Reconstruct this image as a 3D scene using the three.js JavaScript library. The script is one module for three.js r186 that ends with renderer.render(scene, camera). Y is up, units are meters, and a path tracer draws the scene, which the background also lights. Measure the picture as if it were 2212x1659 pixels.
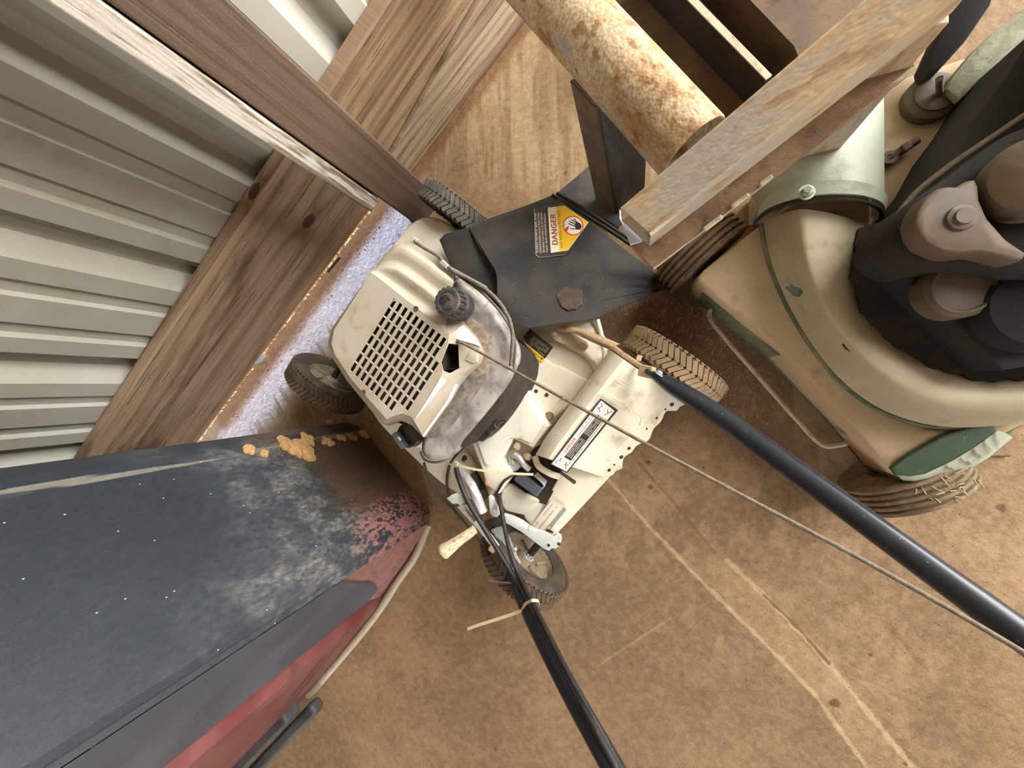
import * as THREE from 'three';
import { RoundedBoxGeometry } from 'three/addons/geometries/RoundedBoxGeometry.js';
import { mergeGeometries, mergeVertices, toCreasedNormals } from 'three/addons/utils/BufferGeometryUtils.js';

// ---------------------------------------------------------------- camera, sky, sun, exposure
const scene = new THREE.Scene();
const F = 850, H = 0.92, TILT = Math.atan(269 / F);              // a wide phone lens held 0.92 m above the floor, tipped towards the wall
const camera = new THREE.PerspectiveCamera(2 * Math.atan(829.5 / F) * 180 / Math.PI, 2212 / 1659, 0.02, 200);
const FW = new THREE.Vector3(-Math.sin(TILT), -Math.cos(TILT), 0), RT = new THREE.Vector3(Math.cos(TILT), -Math.sin(TILT), 0);
camera.position.set(0, H, 0); camera.up.set(0, 0, -1); camera.lookAt(FW.x, H + FW.y, 0);
const renderer = new THREE.WebGLRenderer({ antialias: true });
renderer.toneMapping = THREE.LinearToneMapping;
renderer.toneMappingExposure = 3.7;
renderer.shadowMap.enabled = true;
scene.background = new THREE.Color(1.0, 1.0, 1.0);             // bright even haze
scene.backgroundIntensity = 5.0;
const sun = new THREE.DirectionalLight(0xa9c4ff, 16);            // low behind the wall: reaches in only under the bottom board
sun.castShadow = true; sun.shadow.mapSize.set(2048, 2048); sun.shadow.radius = 7;
Object.assign(sun.shadow.camera, { left: -6, right: 6, top: 6, bottom: -6, near: 0.1, far: 30 });
scene.add(sun, sun.target);

// ---------------------------------------------------------------- frames and helpers
const V = (x, y, z) => new THREE.Vector3(x, y, z);
const D = V(0.7057, 0, -0.7085), N = V(0.7085, 0, 0.7057), WALL = -0.8164;       // along the wall, out of the wall, its distance
sun.position.copy(N).multiplyScalar(-8).addScaledVector(D, 1.2).add(V(0, 1.25, 0));
const W = (s, y, n) => V(D.x * s + N.x * n, y, D.z * s + N.z * n);               // wall coordinates; n from the spot below the camera
function P(u, v, h = 0) {                                                        // where the sight line through (u, v) is h above the floor
  const a = u - 1106, b = v - 829.5, x = F * FW.x + a * RT.x, y = F * FW.y + a * RT.y, t = (h - H) / y;
  return V(x * t, h, b * t);
}
let SEED = 7;
const rnd = () => { SEED = (SEED + 0x6d2b79f5) | 0; let t = Math.imul(SEED ^ (SEED >>> 15), 1 | SEED); t = (t + Math.imul(t ^ (t >>> 7), 61 | t)) ^ t; return ((t ^ (t >>> 14)) >>> 0) / 4294967296; };
const rr = (a, b) => a + (b - a) * rnd();
const clamp = (x, a = 0, b = 1) => Math.min(b, Math.max(a, x)), lerp = (a, b, t) => a + (b - a) * t;
const sst = (a, b, x) => { const t = clamp((x - a) / (b - a)); return t * t * (3 - 2 * t); };
const hash = (x, y, s) => { let h = Math.imul(x, 374761393) ^ Math.imul(y, 668265263) ^ Math.imul(s, 2147483647 - 61); h = Math.imul(h ^ (h >>> 13), 1274126177); return ((h ^ (h >>> 16)) >>> 0) / 4294967296; };
const mod = (a, p) => ((a % p) + p) % p;
const FIELDS = new Map();
function field(w, h, px, py, o, s) {                                             // fractal value noise on a w x h raster that repeats; px, py cells across in its first octave
  const key = [w, h, px, py, o, s].join(); if (FIELDS.has(key)) return FIELDS.get(key);
  const out = new Float32Array(w * h); let amp = 0.5, sum = 0;
  for (let k = 0; k < o; k++, px *= 2, py *= 2, amp *= 0.55) {
    if (px > w || py > h) break;
    sum += amp;
    const L = new Float32Array(px * py); for (let y = 0; y < py; y++) for (let x = 0; x < px; x++) L[y * px + x] = hash(x, y, s + k * 17);
    const X0 = new Int32Array(w), X1 = new Int32Array(w), U = new Float32Array(w);
    for (let i = 0; i < w; i++) { const x = (i + 0.5) / w * px, a = Math.floor(x), f = x - a; X0[i] = a % px; X1[i] = (a + 1) % px; U[i] = f * f * (3 - 2 * f); }
    for (let j = 0; j < h; j++) {
      const y = (j + 0.5) / h * py, a = Math.floor(y), f = y - a, v = f * f * (3 - 2 * f), r0 = (a % py) * px, r1 = ((a + 1) % py) * px, q = j * w;
      for (let i = 0; i < w; i++) { const t = L[r0 + X0[i]], b = L[r1 + X0[i]], tt = t + (L[r0 + X1[i]] - t) * U[i], bb = b + (L[r1 + X1[i]] - b) * U[i]; out[q + i] += amp * (tt + (bb - tt) * v); }
    }
  }
  for (let i = 0; i < out.length; i++) out[i] /= sum;
  FIELDS.set(key, out); return out;
}
function dataTex(w, h, fn, srgb = true, rep = null) {
  const d = new Uint8Array(w * h * 4);
  for (let j = 0; j < h; j++) for (let i = 0; i < w; i++) {
    const c = fn((i + 0.5) / w, (j + 0.5) / h, i, j), o = (j * w + i) * 4;
    d[o] = clamp(c[0], 0, 255); d[o + 1] = clamp(c[1], 0, 255); d[o + 2] = clamp(c[2], 0, 255); d[o + 3] = 255;
  }
  const t = new THREE.DataTexture(d, w, h);
  t.magFilter = THREE.LinearFilter; t.minFilter = THREE.LinearMipmapLinearFilter; t.generateMipmaps = true;
  t.wrapS = t.wrapT = THREE.RepeatWrapping; if (srgb) t.colorSpace = THREE.SRGBColorSpace;
  if (rep) t.repeat.set(1 / rep[0], 1 / rep[1]);
  t.needsUpdate = true; return t;
}
const mix3 = (a, b, t) => [lerp(a[0], b[0], t), lerp(a[1], b[1], t), lerp(a[2], b[2], t)];
const gray = (v) => [v * 255, v * 255, v * 255];
const mat = (o) => new THREE.MeshStandardMaterial({ roughness: 0.7, metalness: 0, side: THREE.DoubleSide, ...o });
let BUMP = null;
const shareBump = () => BUMP ??= (() => { const G = field(256, 256, 20, 20, 4, 880); return dataTex(256, 256, (x, y, i, j) => gray(0.6 * G[j * 256 + i] + 0.4 * hash(i, j, 5)), false); })();
// a surface of one paint with dust, grime and specks: base, dust, grime colours in sRGB
function grimy(base, dust, grime, { seed = 1, size = 0.3, amount = 0.5, grimeAt = 0.62, specks = 0, spark = [215, 210, 195], px = 512, cells = 5, rough = 0.7, bump = 0.0006, metal = 0, stretch = 1 } = {}) {
  const A = field(px, px, cells, cells * stretch, 6, seed), B = field(px, px, cells * 2, cells * 2 * stretch, 5, seed + 50);
  const map = dataTex(px, px, (x, y, i, j) => {
    const q = j * px + i, a = A[q], b = B[q], f = hash(i, j, seed + 9);
    let c = mix3(base, dust, clamp(sst(0.32, 0.72, a) * amount + (f - 0.5) * 0.12));
    c = mix3(c, grime, 0.5 * sst(grimeAt, grimeAt + 0.22, b));
    if (specks && hash(i >> 1, j >> 1, seed + 3) < specks) c = mix3(c, spark, 0.6);
    return c;
  }, true, [size, size]);
  const b = shareBump().clone(); b.repeat.set(1 / size, 1 / size); b.needsUpdate = true;
  return mat({ map, bumpMap: b, bumpScale: bump, roughness: rough, metalness: metal });
}
// ---- geometry helpers: all return non-indexed geometry with uv in metres
function boxUV(g) {
  if (g.index) g = g.toNonIndexed();
  if (!g.attributes.normal) g.computeVertexNormals();
  const p = g.attributes.position, n = p.count, uv = new Float32Array(n * 2), a = V(), b = V(), c = V();
  for (let i = 0; i < n; i += 3) {
    a.fromBufferAttribute(p, i); b.fromBufferAttribute(p, i + 1); c.fromBufferAttribute(p, i + 2);
    const m = b.clone().sub(a).cross(c.clone().sub(a)), x = Math.abs(m.x), y = Math.abs(m.y), z = Math.abs(m.z);
    for (let k = 0; k < 3; k++) {
      const q = [a, b, c][k];
      const s = y >= x && y >= z ? [q.x, q.z] : x >= z ? [q.z, q.y] : [q.x, q.y];
      uv[(i + k) * 2] = s[0]; uv[(i + k) * 2 + 1] = s[1];
    }
  }
  g.setAttribute('uv', new THREE.BufferAttribute(uv, 2));
  for (const k of Object.keys(g.attributes)) if (!['position', 'normal', 'uv'].includes(k)) g.deleteAttribute(k);
  return g;
}
const crease = (g, a = 0.7) => boxUV(toCreasedNormals(g.index ? g.toNonIndexed() : g, a));
function prism(pts, y0, y1, bevel = 0, holes = [], seg = 2) {                    // pts: Vector3 outline (x, z used), from y0 up to y1
  const sh = new THREE.Shape(pts.map((p) => new THREE.Vector2(p.x, -p.z)));
  for (const h of holes) sh.holes.push(new THREE.Path(h.map((p) => new THREE.Vector2(p.x, -p.z))));
  const g = new THREE.ExtrudeGeometry(sh, { depth: y1 - y0 - 2 * bevel, bevelEnabled: bevel > 0, bevelSize: bevel, bevelThickness: bevel, bevelOffset: -bevel, bevelSegments: seg, curveSegments: 8 });
  g.rotateX(-Math.PI / 2); g.translate(0, y0 + bevel, 0);
  return g;
}
const smoothLoop = (pts, n, closed = true) => new THREE.CatmullRomCurve3(pts, closed, 'centripetal').getSpacedPoints(n).slice(0, closed ? n : n + 1);
// outline given as [u, v, h]: a plate whose top passes through those heights (least-squares plane), t thick
function plate(px, t, { bevel = 0, round = 0, holes = [], seg = 2, ang = 0.7 } = {}) {
  let pts = px.map(([u, v, h]) => P(u, v, h));
  const pl = fitPlane(pts);
  if (round) pts = smoothLoop(pts, round);
  const hs = holes.map((h) => h.map(([u, v]) => { let p = P(u, v, px[0][2]); for (let k = 0; k < 8; k++) p = P(u, v, pl(p.x, p.z)); return p; }));
  let g = prism(pts, -t, 0, bevel, hs, seg); g = g.index ? g.toNonIndexed() : g;
  const a = g.attributes.position;
  for (let i = 0; i < a.count; i++) a.setY(i, a.getY(i) + pl(a.getX(i), a.getZ(i)));
  return crease(g, ang);
}
function fitPlane(pts) {
  const n = pts.length; let mx = 0, mz = 0, my = 0; for (const p of pts) { mx += p.x / n; mz += p.z / n; my += p.y / n; }
  let xx = 1e-9, xz = 0, zz = 1e-9, xy = 0, zy = 0;
  for (const p of pts) { const x = p.x - mx, z = p.z - mz, y = p.y - my; xx += x * x; xz += x * z; zz += z * z; xy += x * y; zy += z * y; }
  const d = xx * zz - xz * xz, a = (xy * zz - zy * xz) / d, b = (zy * xx - xy * xz) / d;
  return (x, z) => my + a * (x - mx) + b * (z - mz);
}
// surface through rows of points; rows wrap around when closed; skip(i, j) leaves a cell open
function loft(rows, { closed = true, cap0 = false, cap1 = false, ang = 0.7, skip = null } = {}) {
  const pos = [], m = rows[0].length, tri = (a, b, c) => pos.push(a.x, a.y, a.z, b.x, b.y, b.z, c.x, c.y, c.z);
  for (let i = 0; i + 1 < rows.length; i++) for (let j = 0; j < (closed ? m : m - 1); j++) {
    if (skip && skip(i, j)) continue;
    const k = (j + 1) % m, a = rows[i][j], b = rows[i][k], c = rows[i + 1][k], d = rows[i + 1][j];
    tri(a, b, c); tri(a, c, d);
  }
  for (const [on, r, f] of [[cap0, rows[0], 0], [cap1, rows.at(-1), 1]]) if (on) {
    const o = r.reduce((s, p) => s.add(p), V()).multiplyScalar(1 / m);
    for (let j = 0; j < m; j++) f ? tri(r[j], r[(j + 1) % m], o) : tri(r[(j + 1) % m], r[j], o);
  }
  let g = new THREE.BufferGeometry(); g.setAttribute('position', new THREE.Float32BufferAttribute(pos, 3));
  g = mergeVertices(g, 1e-5); g.computeVertexNormals();
  return ang > 1.1 ? boxUV(g.toNonIndexed()) : crease(g, ang);
}
function tube(pts, r, { seg = 40, rad = 10, curve = true, closed = false } = {}) {
  const c = curve ? new THREE.CatmullRomCurve3(pts, closed, 'centripetal') : new THREE.CurvePath();
  if (!curve) for (let i = 0; i + 1 < pts.length; i++) c.add(new THREE.LineCurve3(pts[i], pts[i + 1]));
  const g = new THREE.TubeGeometry(c, seg, r, rad, closed).toNonIndexed(), L = c.getLength(), uv = g.attributes.uv;
  for (let i = 0; i < uv.count; i++) uv.setXY(i, uv.getX(i) * L, uv.getY(i) * 6.283 * r);
  if (closed) return g;
  const caps = [0, 1].map((t) => { const d = new THREE.CircleGeometry(r, rad).toNonIndexed(); d.lookAt(c.getTangent(t).multiplyScalar(t ? 1 : -1)); const p = c.getPoint(t); d.translate(p.x, p.y, p.z); return d; });
  return mergeGeometries([g, ...caps]);
}
function bar(a, b, w, t, side, r = 0.002, seg = 2) {                             // box from a to b; w along side, t across both
  const x = b.clone().sub(a), L = x.length(); x.normalize();
  const y = side.clone().cross(x).normalize(), z = x.clone().cross(y);           // y = thickness direction
  const g = boxUV(new RoundedBoxGeometry(L, t, w, seg, Math.min(r, t * 0.45, w * 0.45)));
  g.applyMatrix4(new THREE.Matrix4().makeBasis(x, y, z).setPosition(a.clone().add(b).multiplyScalar(0.5)));
  return g;
}
function ribbon(pts, w, t, side) {                                               // flat strap along a curve
  const c = new THREE.CatmullRomCurve3(pts, false, 'centripetal'), n = 24, rows = [];
  for (let i = 0; i <= n; i++) {
    const p = c.getPoint(i / n), x = c.getTangent(i / n), s = side.clone().addScaledVector(x, -side.dot(x)).normalize(), y = x.clone().cross(s);
    rows.push([[1, 1], [1, -1], [-1, -1], [-1, 1]].map(([a, b]) => p.clone().addScaledVector(s, a * w / 2).addScaledVector(y, b * t / 2)));
  }
  return loft(rows, { cap0: true, cap1: true, ang: 0.5 });
}
function lathe(prof, p, axis = V(0, 1, 0), n = 32, ang = 0.6) {                  // prof [[r, y], ...] turned about axis at p
  let g = new THREE.LatheGeometry(prof.map(([r, y]) => new THREE.Vector2(Math.max(r, 1e-5), y)), n);
  const L = new Float32Array(g.attributes.uv.count * 2), uv = g.attributes.uv.clone();
  g = g.toNonIndexed(); g.computeVertexNormals(); g = toCreasedNormals(g, ang); g = boxUV(g);
  g.applyQuaternion(new THREE.Quaternion().setFromUnitVectors(V(0, 1, 0), axis.clone().normalize())); g.translate(p.x, p.y, p.z);
  return g;
}
const bolt = (p, r, axis = V(0, 1, 0), hex = true) => mergeGeometries([lathe([[0, 0], [r * 1.5, 0], [r * 1.5, r * 0.25], [r, r * 0.3]], p, axis, 16), lathe([[r, r * 0.3], [r, r * 1.0], [r * 0.8, r * 1.15], [0, r * 1.15]], p, axis, hex ? 6 : 16)]);
// ---- scene tree
const used = new Map();
const numbered = (name) => { const k = used.get(name) || 0; used.set(name, k + 1); return k ? name + '_' + String(k).padStart(3, '0') : name; };
function thing(name, label, category, base = V(), group = null, kind = null) {
  const o = new THREE.Group(); o.name = numbered(name); o.position.copy(base); scene.add(o); BASE.set(o, base.clone());
  o.userData = { label, category }; if (group) o.userData.group = group; if (kind) o.userData.kind = kind;
  return o;
}
const BASE = new Map();
function part(name, geos, m, parent, label = null) {
  const list = Array.isArray(geos) ? geos : [geos], b = BASE.get(parent) || V();
  const g = list.length > 1 ? mergeGeometries(list) : list[0].clone();
  g.translate(-b.x, -b.y, -b.z);
  const o = new THREE.Mesh(g, m); o.castShadow = o.receiveShadow = true;
  o.name = parent ? name : numbered(name); (parent || scene).add(o); BASE.set(o, b);
  if (label) o.userData.label = label;
  return o;
}
const parts = (name, list, m, parent, label) => list.map((g) => part(name, g, m, parent, label));
function struct(name, geos, m) { const o = part(name, geos, m, null); o.userData.kind = 'structure'; return o; }

// ---------------------------------------------------------------- materials of the setting
function woodMat(seed, base, late, { white = 0, stain = 0.4, knots = [], rings = 26, len = 1.4, wid = 0.3, checks = 0.5, red = 0, dirt = [96, 74, 52], rough = 0.8, bump = 0.0012, ringK = 0.55 } = {}) {
  const w = 1024, h = 512, A = field(w, h, 2, 2, 3, seed), B = field(w, h, 5, 8, 3, seed + 5), C = field(w, h, 3, 3, 2, seed + 2), Fi = field(w, h, 6, 60, 4, seed + 7), Bl = field(w, h, 4, 5, 5, seed + 11), Fr = field(w, h, 10, 90, 3, seed + 31);
  const R = red && field(w, h, 2, 14, 4, seed + 61), Wa = white && field(w, h, 5, 14, 5, seed + 71), Wb = white && field(w, h, 40, 40, 3, seed + 75);
  const f = (x, y, q) => {
    let k = 0, wy = y;
    for (const [kx, ky, r] of knots) { const ry = y - ky - Math.round(y - ky), dx = (x - kx - Math.round(x - kx)) * len, dy = ry * wid, d = Math.hypot(dx, dy * 1.6) / r; wy += 0.10 * Math.exp(-d * d * 0.35) * Math.sign(ry || 1); k = Math.max(k, 1 - sst(0.55, 0.9, d)); }
    const ring = 0.5 + 0.5 * Math.sin((wy + 0.34 * (A[q] - 0.5) + 0.05 * (B[q] - 0.5)) * rings * 6.283 + 2 * C[q]);
    return [Math.pow(ring, 2.2), k];
  };
  const map = dataTex(w, h, (x, y, i, j) => {
    const q = j * w + i, [ring, k] = f(x, y, q);
    let c = mix3(base, late, clamp(ringK * ring + 1.1 * (Fi[q] - 0.5)));
    c = mix3(c, dirt, stain * sst(0.48, 0.72, Bl[q]));
    if (red) c = mix3(c, [96, 68, 58], red * sst(0.60, 0.68, R[q]));
    c = mix3(c, [60, 42, 30], checks * sst(0.70, 0.76, Fr[q]));
    c = mix3(c, [66, 38, 24], 0.85 * k);
    if (white) c = mix3(c, [206, 200, 186], white * sst(0.40, 0.60, 0.6 * Wa[q] + 0.4 * Wb[q]));
    const n = (hash(i, j, seed) - 0.5) * 24; return [c[0] + n, c[1] + n, c[2] + n];
  }, true, [len, wid]);
  const b = dataTex(512, 256, (x, y, i, j) => { const q = j * 2 * w + i * 2, [ring, k] = f(x, y, q); return gray(clamp(0.5 - 0.2 * ring + 0.5 * (Fi[q] - 0.5) - 0.5 * sst(0.70, 0.76, Fr[q]) - 0.2 * k + 0.1 * hash(i, j, 3))); }, false, [len, wid]);
  return mat({ map, bumpMap: b, bumpScale: bump, roughness: rough });
}
const M = {
  darkPlank: woodMat(11, [176, 148, 118], [124, 96, 72], { knots: [[0.98, 0.0, 0.028]], stain: 0.7, red: 0.0, rings: 6, dirt: [84, 58, 42] }),
  greyPlank: woodMat(23, [168, 142, 108], [118, 92, 66], { knots: [[0.93, 0.62, 0.03]], stain: 0.3, red: 0.4, rings: 9 }),
  greyPlank2: woodMat(37, [170, 150, 122], [112, 90, 68], { stain: 0.45, red: 0.3, rings: 11, knots: [[0.30, 0.72, 0.02]] }),
  stud: woodMat(51, [102, 82, 64], [78, 59, 45], { stain: 0.15, bump: 0.0005, rings: 9, checks: 0.25, wid: 0.2, len: 1.2, knots: [[0.02, 0.3, 0.02]] }),
  whiteStud: woodMat(67, [124, 110, 92], [104, 90, 72], { white: 0.85, ringK: 0.25, bump: 0.0006, stain: 0.5, wid: 0.16, len: 1.2, checks: 0.3 }),
  siding: grimy([184, 181, 166], [164, 156, 134], [128, 112, 86], { seed: 5, size: 0.9, amount: 0.55, grimeAt: 0.68, rough: 0.55, bump: 0.0002, cells: 4 }),
  shedOther: grimy([112, 92, 70], [128, 106, 82], [84, 66, 48], { seed: 6, size: 1.4, px: 256 }),
};
// floor: brown concrete, dust trails, broom marks, wet-looking dirt, litter. Lines are laid out in metres on the slab.
const FL = 1.25, line = (...px) => px.map(([u, v]) => P(u, v, 0));
const trails = [
  [line([1300, 1020], [1400, 1135], [1500, 1240], [1640, 1378], [1760, 1500], [1880, 1670]), 0.0055, [206, 180, 140], 0.75],
  [line([1572, 1212], [1640, 1275], [1760, 1398], [1860, 1520], [1990, 1680]), 0.007, [206, 180, 140], 0.8],
  [line([1650, 1285], [1720, 1352], [1790, 1432]), 0.004, [112, 84, 56], 0.8],
  [line([1380, 1000], [1455, 1085], [1545, 1195]), 0.004, [128, 96, 62], 0.6],
  [line([1290, 1440], [1380, 1380], [1450, 1335]), 0.003, [196, 168, 126], 0.5],
  [line([1480, 1372], [1520, 1330]), 0.003, [120, 92, 60], 0.5],
  [line([1930, 1360], [1985, 1428]), 0.006, [130, 98, 64], 0.6],
];
const spots = [[1805, 1518, .010], [1405, 1052, .008], [1222, 372, .006], [1400, 1000, .006], [1880, 1415, .005], [1520, 1010, .004], [1760, 1170, .004], [1955, 1650, .006], [1070, 1620, .006], [2160, 1096, .008]].map(([u, v, r]) => [P(u, v, 0), r]);
const MARKS = {}, cell = (v) => Math.floor((v / FL + 1) / 2 * 64);                  // which marks touch each of 64 x 64 cells of the slab
const touch = (x, z, m) => { for (let a = -1; a <= 1; a++) for (let b = -1; b <= 1; b++) { const q = (cell(z) + a) * 64 + cell(x) + b; (MARKS[q] ??= new Set()).add(m); } };
for (const [pl, w, col, k] of trails) { const m = { pl, w, col, k }; for (let i = 0; i + 1 < pl.length; i++) for (let t = 0; t <= 1; t += 0.05) touch(lerp(pl[i].x, pl[i + 1].x, t), lerp(pl[i].z, pl[i + 1].z, t), m); }
for (const [p, r] of spots) touch(p.x, p.z, { p, r });
const inTrailA = line([1300, 1020], [1500, 1240], [1760, 1500], [1880, 1670]), inTrailB = line([1385, 1010], [1572, 1212], [1860, 1520], [1990, 1680]);
const segd = (x, z, pl) => { let m = 9, sgn = 0; for (let i = 0; i + 1 < pl.length; i++) { const ax = pl[i].x, az = pl[i].z, bx = pl[i + 1].x - ax, bz = pl[i + 1].z - az, t = clamp(((x - ax) * bx + (z - az) * bz) / (bx * bx + bz * bz)), d = Math.hypot(x - ax - bx * t, z - az - bz * t); if (d < m) { m = d; sgn = bx * (z - az) - bz * (x - ax); } } return [m, sgn]; };
const grassC = [P(1390, 640, 0), P(1560, 740, 0), P(1660, 860, 0)];
const FS = 2048, fa = field(FS, FS, 6, 6, 6, 101), fbb = field(FS, FS, 22, 22, 5, 131), ff = field(FS, FS, 240, 240, 3, 151), fx1 = field(FS, FS, 90, 40, 5, 171), fy1 = field(FS, FS, 150, 14, 4, 181), f5 = field(FS, FS, 5, 5, 3, 191), f40 = field(FS, FS, 40, 40, 3, 201), f160 = field(FS, FS, 160, 160, 2, 211);
const floorMap = dataTex(FS, FS, (fx, fy, i, j) => {
  const x = (fx * 2 - 1) * FL, z = (fy * 2 - 1) * FL, s = x * D.x + z * D.z, n = x * N.x + z * N.z;
  const q0 = j * FS + i, a = fa[q0], b = fbb[q0], fine = ff[q0], g = hash(i, j, 4);
  const dirX = fx1[q0], dirY = fy1[q0];        // broom strokes
  let c = mix3([142, 116, 84], [168, 140, 104], sst(0.36, 0.68, a));
  c = mix3(c, [126, 100, 70], 0.28 * sst(0.52, 0.74, b));
  c = mix3(c, [188, 160, 122], 0.35 * sst(0.52, 0.70, dirX) * sst(0.45, 0.6, f5[q0]));
  c = mix3(c, [132, 100, 66], 0.14 * sst(0.40, 0.62, a + 0.25 * (z - x) - 0.12) * sst(0.36, 0.55, b));
  const swept = sst(-0.30, -0.42, z - 0.35 * x) * sst(0.02, -0.02, x - 0.16);                    // pale brushed slab between pipe and wall
  if (swept > 0) { let q = mix3([156, 130, 96], [188, 164, 126], sst(0.35, 0.6, dirY)); q = mix3(q, [140, 106, 68], 0.6 * sst(0.6, 0.72, dirY * 0.6 + b * 0.4)); c = mix3(c, q, swept * 0.85); }
  const bare = sst(-0.60, -0.66, n) * sst(0.05, -0.05, s + 0.12);                                   // cleaner grey concrete beside the wall
  c = mix3(c, mix3([176, 160, 136], [150, 132, 108], b), 0.75 * bare);
  c = mix3(c, [136, 98, 62], 0.85 * sst(0.045, 0.02, n + 0.8164 - 0.016 * f40[q0]));  // dirt line at the wall
  const gd = x > 0.3 || x < -0.25 || z > 0.3 || z < -0.45 ? 9 : segd(x, z, grassC)[0], ga = sst(0.20, 0.02, gd + 0.10 * (b - 0.5));
  c = mix3(c, hash(i >> 1, j >> 1, 61) > 0.6 ? [92, 68, 46] : [128, 98, 68], 0.62 * ga * sst(0.36, 0.56, 0.5 * fine + 0.5 * b));
  if (x > -0.15 && x < 0.65 && z > 0.1 && z < 0.8 && segd(x, z, inTrailA)[1] * segd(x, z, inTrailB)[1] < 0) c = mix3(c, [196, 166, 124], 0.35 * sst(0.3, 0.5, x + z * 0.4 + 0.1));
  const marks = MARKS[((j / 32) | 0) * 64 + ((i / 32) | 0)];
  if (marks) for (const m of marks) {
    if (m.pl) { const d = segd(x, z, m.pl)[0]; if (d < m.w * 2.2) c = mix3(c, m.col, m.k * sst(m.w, m.w * 0.35, d + m.w * 1.1 * (f160[q0] - 0.5))); }
    else { const d = Math.hypot(x - m.p.x, z - m.p.z) + m.r * (fine - 0.5); if (d < m.r) c = mix3(c, [104, 70, 46], 0.75 * sst(m.r, m.r * 0.5, d)); }
  }
  if (hash(i >> 1, j >> 1, 8) < 0.0012) c = mix3(c, [70, 48, 34], 0.6);
  const k = (g - 0.5) * 24 + (fine - 0.5) * 34; return [c[0] * 0.89 + k, c[1] * 0.865 + k * 0.95, c[2] * 0.85 + k * 0.85];
});
const floorBump = dataTex(1024, 1024, (fx, fy, i, j) => {
  const x = (fx * 2 - 1) * FL, z = (fy * 2 - 1) * FL, swept = sst(-0.30, -0.42, z - 0.35 * x), q = j * 2 * FS + i * 2;
  return gray(clamp(0.35 * ff[q] + 0.25 * hash(i, j, 6) + 0.3 * lerp(fx1[q], fy1[q], swept) + 0.1 * fbb[q]));
}, false);
floorMap.wrapS = floorMap.wrapT = floorBump.wrapS = floorBump.wrapT = THREE.MirroredRepeatWrapping;
M.floor = mat({ map: floorMap, bumpMap: floorBump, bumpScale: 0.0016, roughness: 0.85 });

// ---------------------------------------------------------------- the shed
const slabBox = (s0, s1, n0, n1, y0, y1) => prism([W(s0, 0, n0), W(s1, 0, n0), W(s1, 0, n1), W(s0, 0, n1)], y0, y1);
const S0 = -3.2, S1 = 3.0, N0 = WALL - 0.10, N1 = 3.4, TOP = 4.2;
{
  const g = boxUV(slabBox(S0, S1, N0, N1, -0.12, 0)), uv = g.attributes.uv;
  for (let i = 0; i < uv.count; i++) uv.setXY(i, uv.getX(i) / (2 * FL) + 0.5, uv.getY(i) / (2 * FL) + 0.5);
  struct('floor', g, M.floor);
}
struct('ground', boxUV(slabBox(-40, 40, -40, 40, -0.3, -0.13)), grimy([150, 132, 104], [172, 154, 122], [118, 108, 78], { seed: 8, size: 3, px: 256 }));
struct('ceiling', boxUV(slabBox(S0, S1, N0, N1, TOP, TOP + 0.1)), M.shedOther);
struct('wall_rear', boxUV(slabBox(S0 - 0.1, S0, N0, N1, -0.12, TOP)), M.shedOther);
struct('wall_right', [slabBox(S1, S1 + 0.1, N0, -0.7, -0.12, TOP), slabBox(S1, S1 + 0.1, 1.9, N1, -0.12, TOP), slabBox(S1, S1 + 0.1, -0.7, 1.9, 3.9, TOP)].map(boxUV), M.shedOther);
struct('wall_front', [slabBox(S0, -3.1, N1, N1 + 0.1, -0.12, TOP), slabBox(-2.2, 2.2, N1, N1 + 0.1, -0.12, TOP), slabBox(2.8, S1, N1, N1 + 0.1, -0.12, TOP), slabBox(2.2, 2.8, N1, N1 + 0.1, 2.2, TOP), slabBox(-3.15, -2.2, N1, N1 + 0.1, 3.0, TOP)].map(boxUV), M.shedOther);
const wallLeft = thing('wall_left', 'ribbed metal shed wall with wooden bottom boards and studs', 'wall', V(), null, 'structure');
delete wallLeft.userData.category;
{ // ribbed sheets, three rib pitches each
  const n0 = WALL - 0.040, PITCH = 0.297;
  const prof = [[-0.555, 0], [-0.520, -0.030], [-0.497, -0.030], [-0.470, 0], [-0.432, 0], [-0.424, -0.007], [-0.404, -0.007], [-0.396, 0], [-0.336 + 0.0, 0], [-0.330, -0.007], [-0.308, -0.007], [-0.300, 0]];
  for (let k = -3; k < 5; k++) {
    const rows = [[], []];
    for (let q = 0; q < 3; q++) for (const [s, d] of [...prof, ...(q === 2 ? [[-0.258, 0]] : [])]) { const x = s + PITCH * (q + k * 3); rows[0].push(W(x, 0.05, n0 + d)); rows[1].push(W(x, TOP, n0 + d)); }
    const back = rows.map((r) => r.map((p) => p.clone().addScaledVector(N, -0.001)).reverse());
    part('siding_sheet', loft([[...rows[0], ...back[0]], [...rows[1], ...back[1]]], { cap0: false, ang: 0.2 }), M.siding, wallLeft);
  }
  part('outer_skin', boxUV(slabBox(S0, S1, n0 - 0.06, n0 - 0.045, 0.05, TOP)), M.shedOther, wallLeft);
}
const plank = (s0, s1, y0, y1, n, t = 0.038) => bar(W(s0, (y0 + y1) / 2, n - t / 2), W(s1, (y0 + y1) / 2, n - t / 2), y1 - y0, t, V(0, 1, 0), 0.004);
part('skirt_board', plank(-3.2, -0.055, 0.026, 0.290, WALL), M.darkPlank, wallLeft, 'dark stained bottom board left of the stud');
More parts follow.
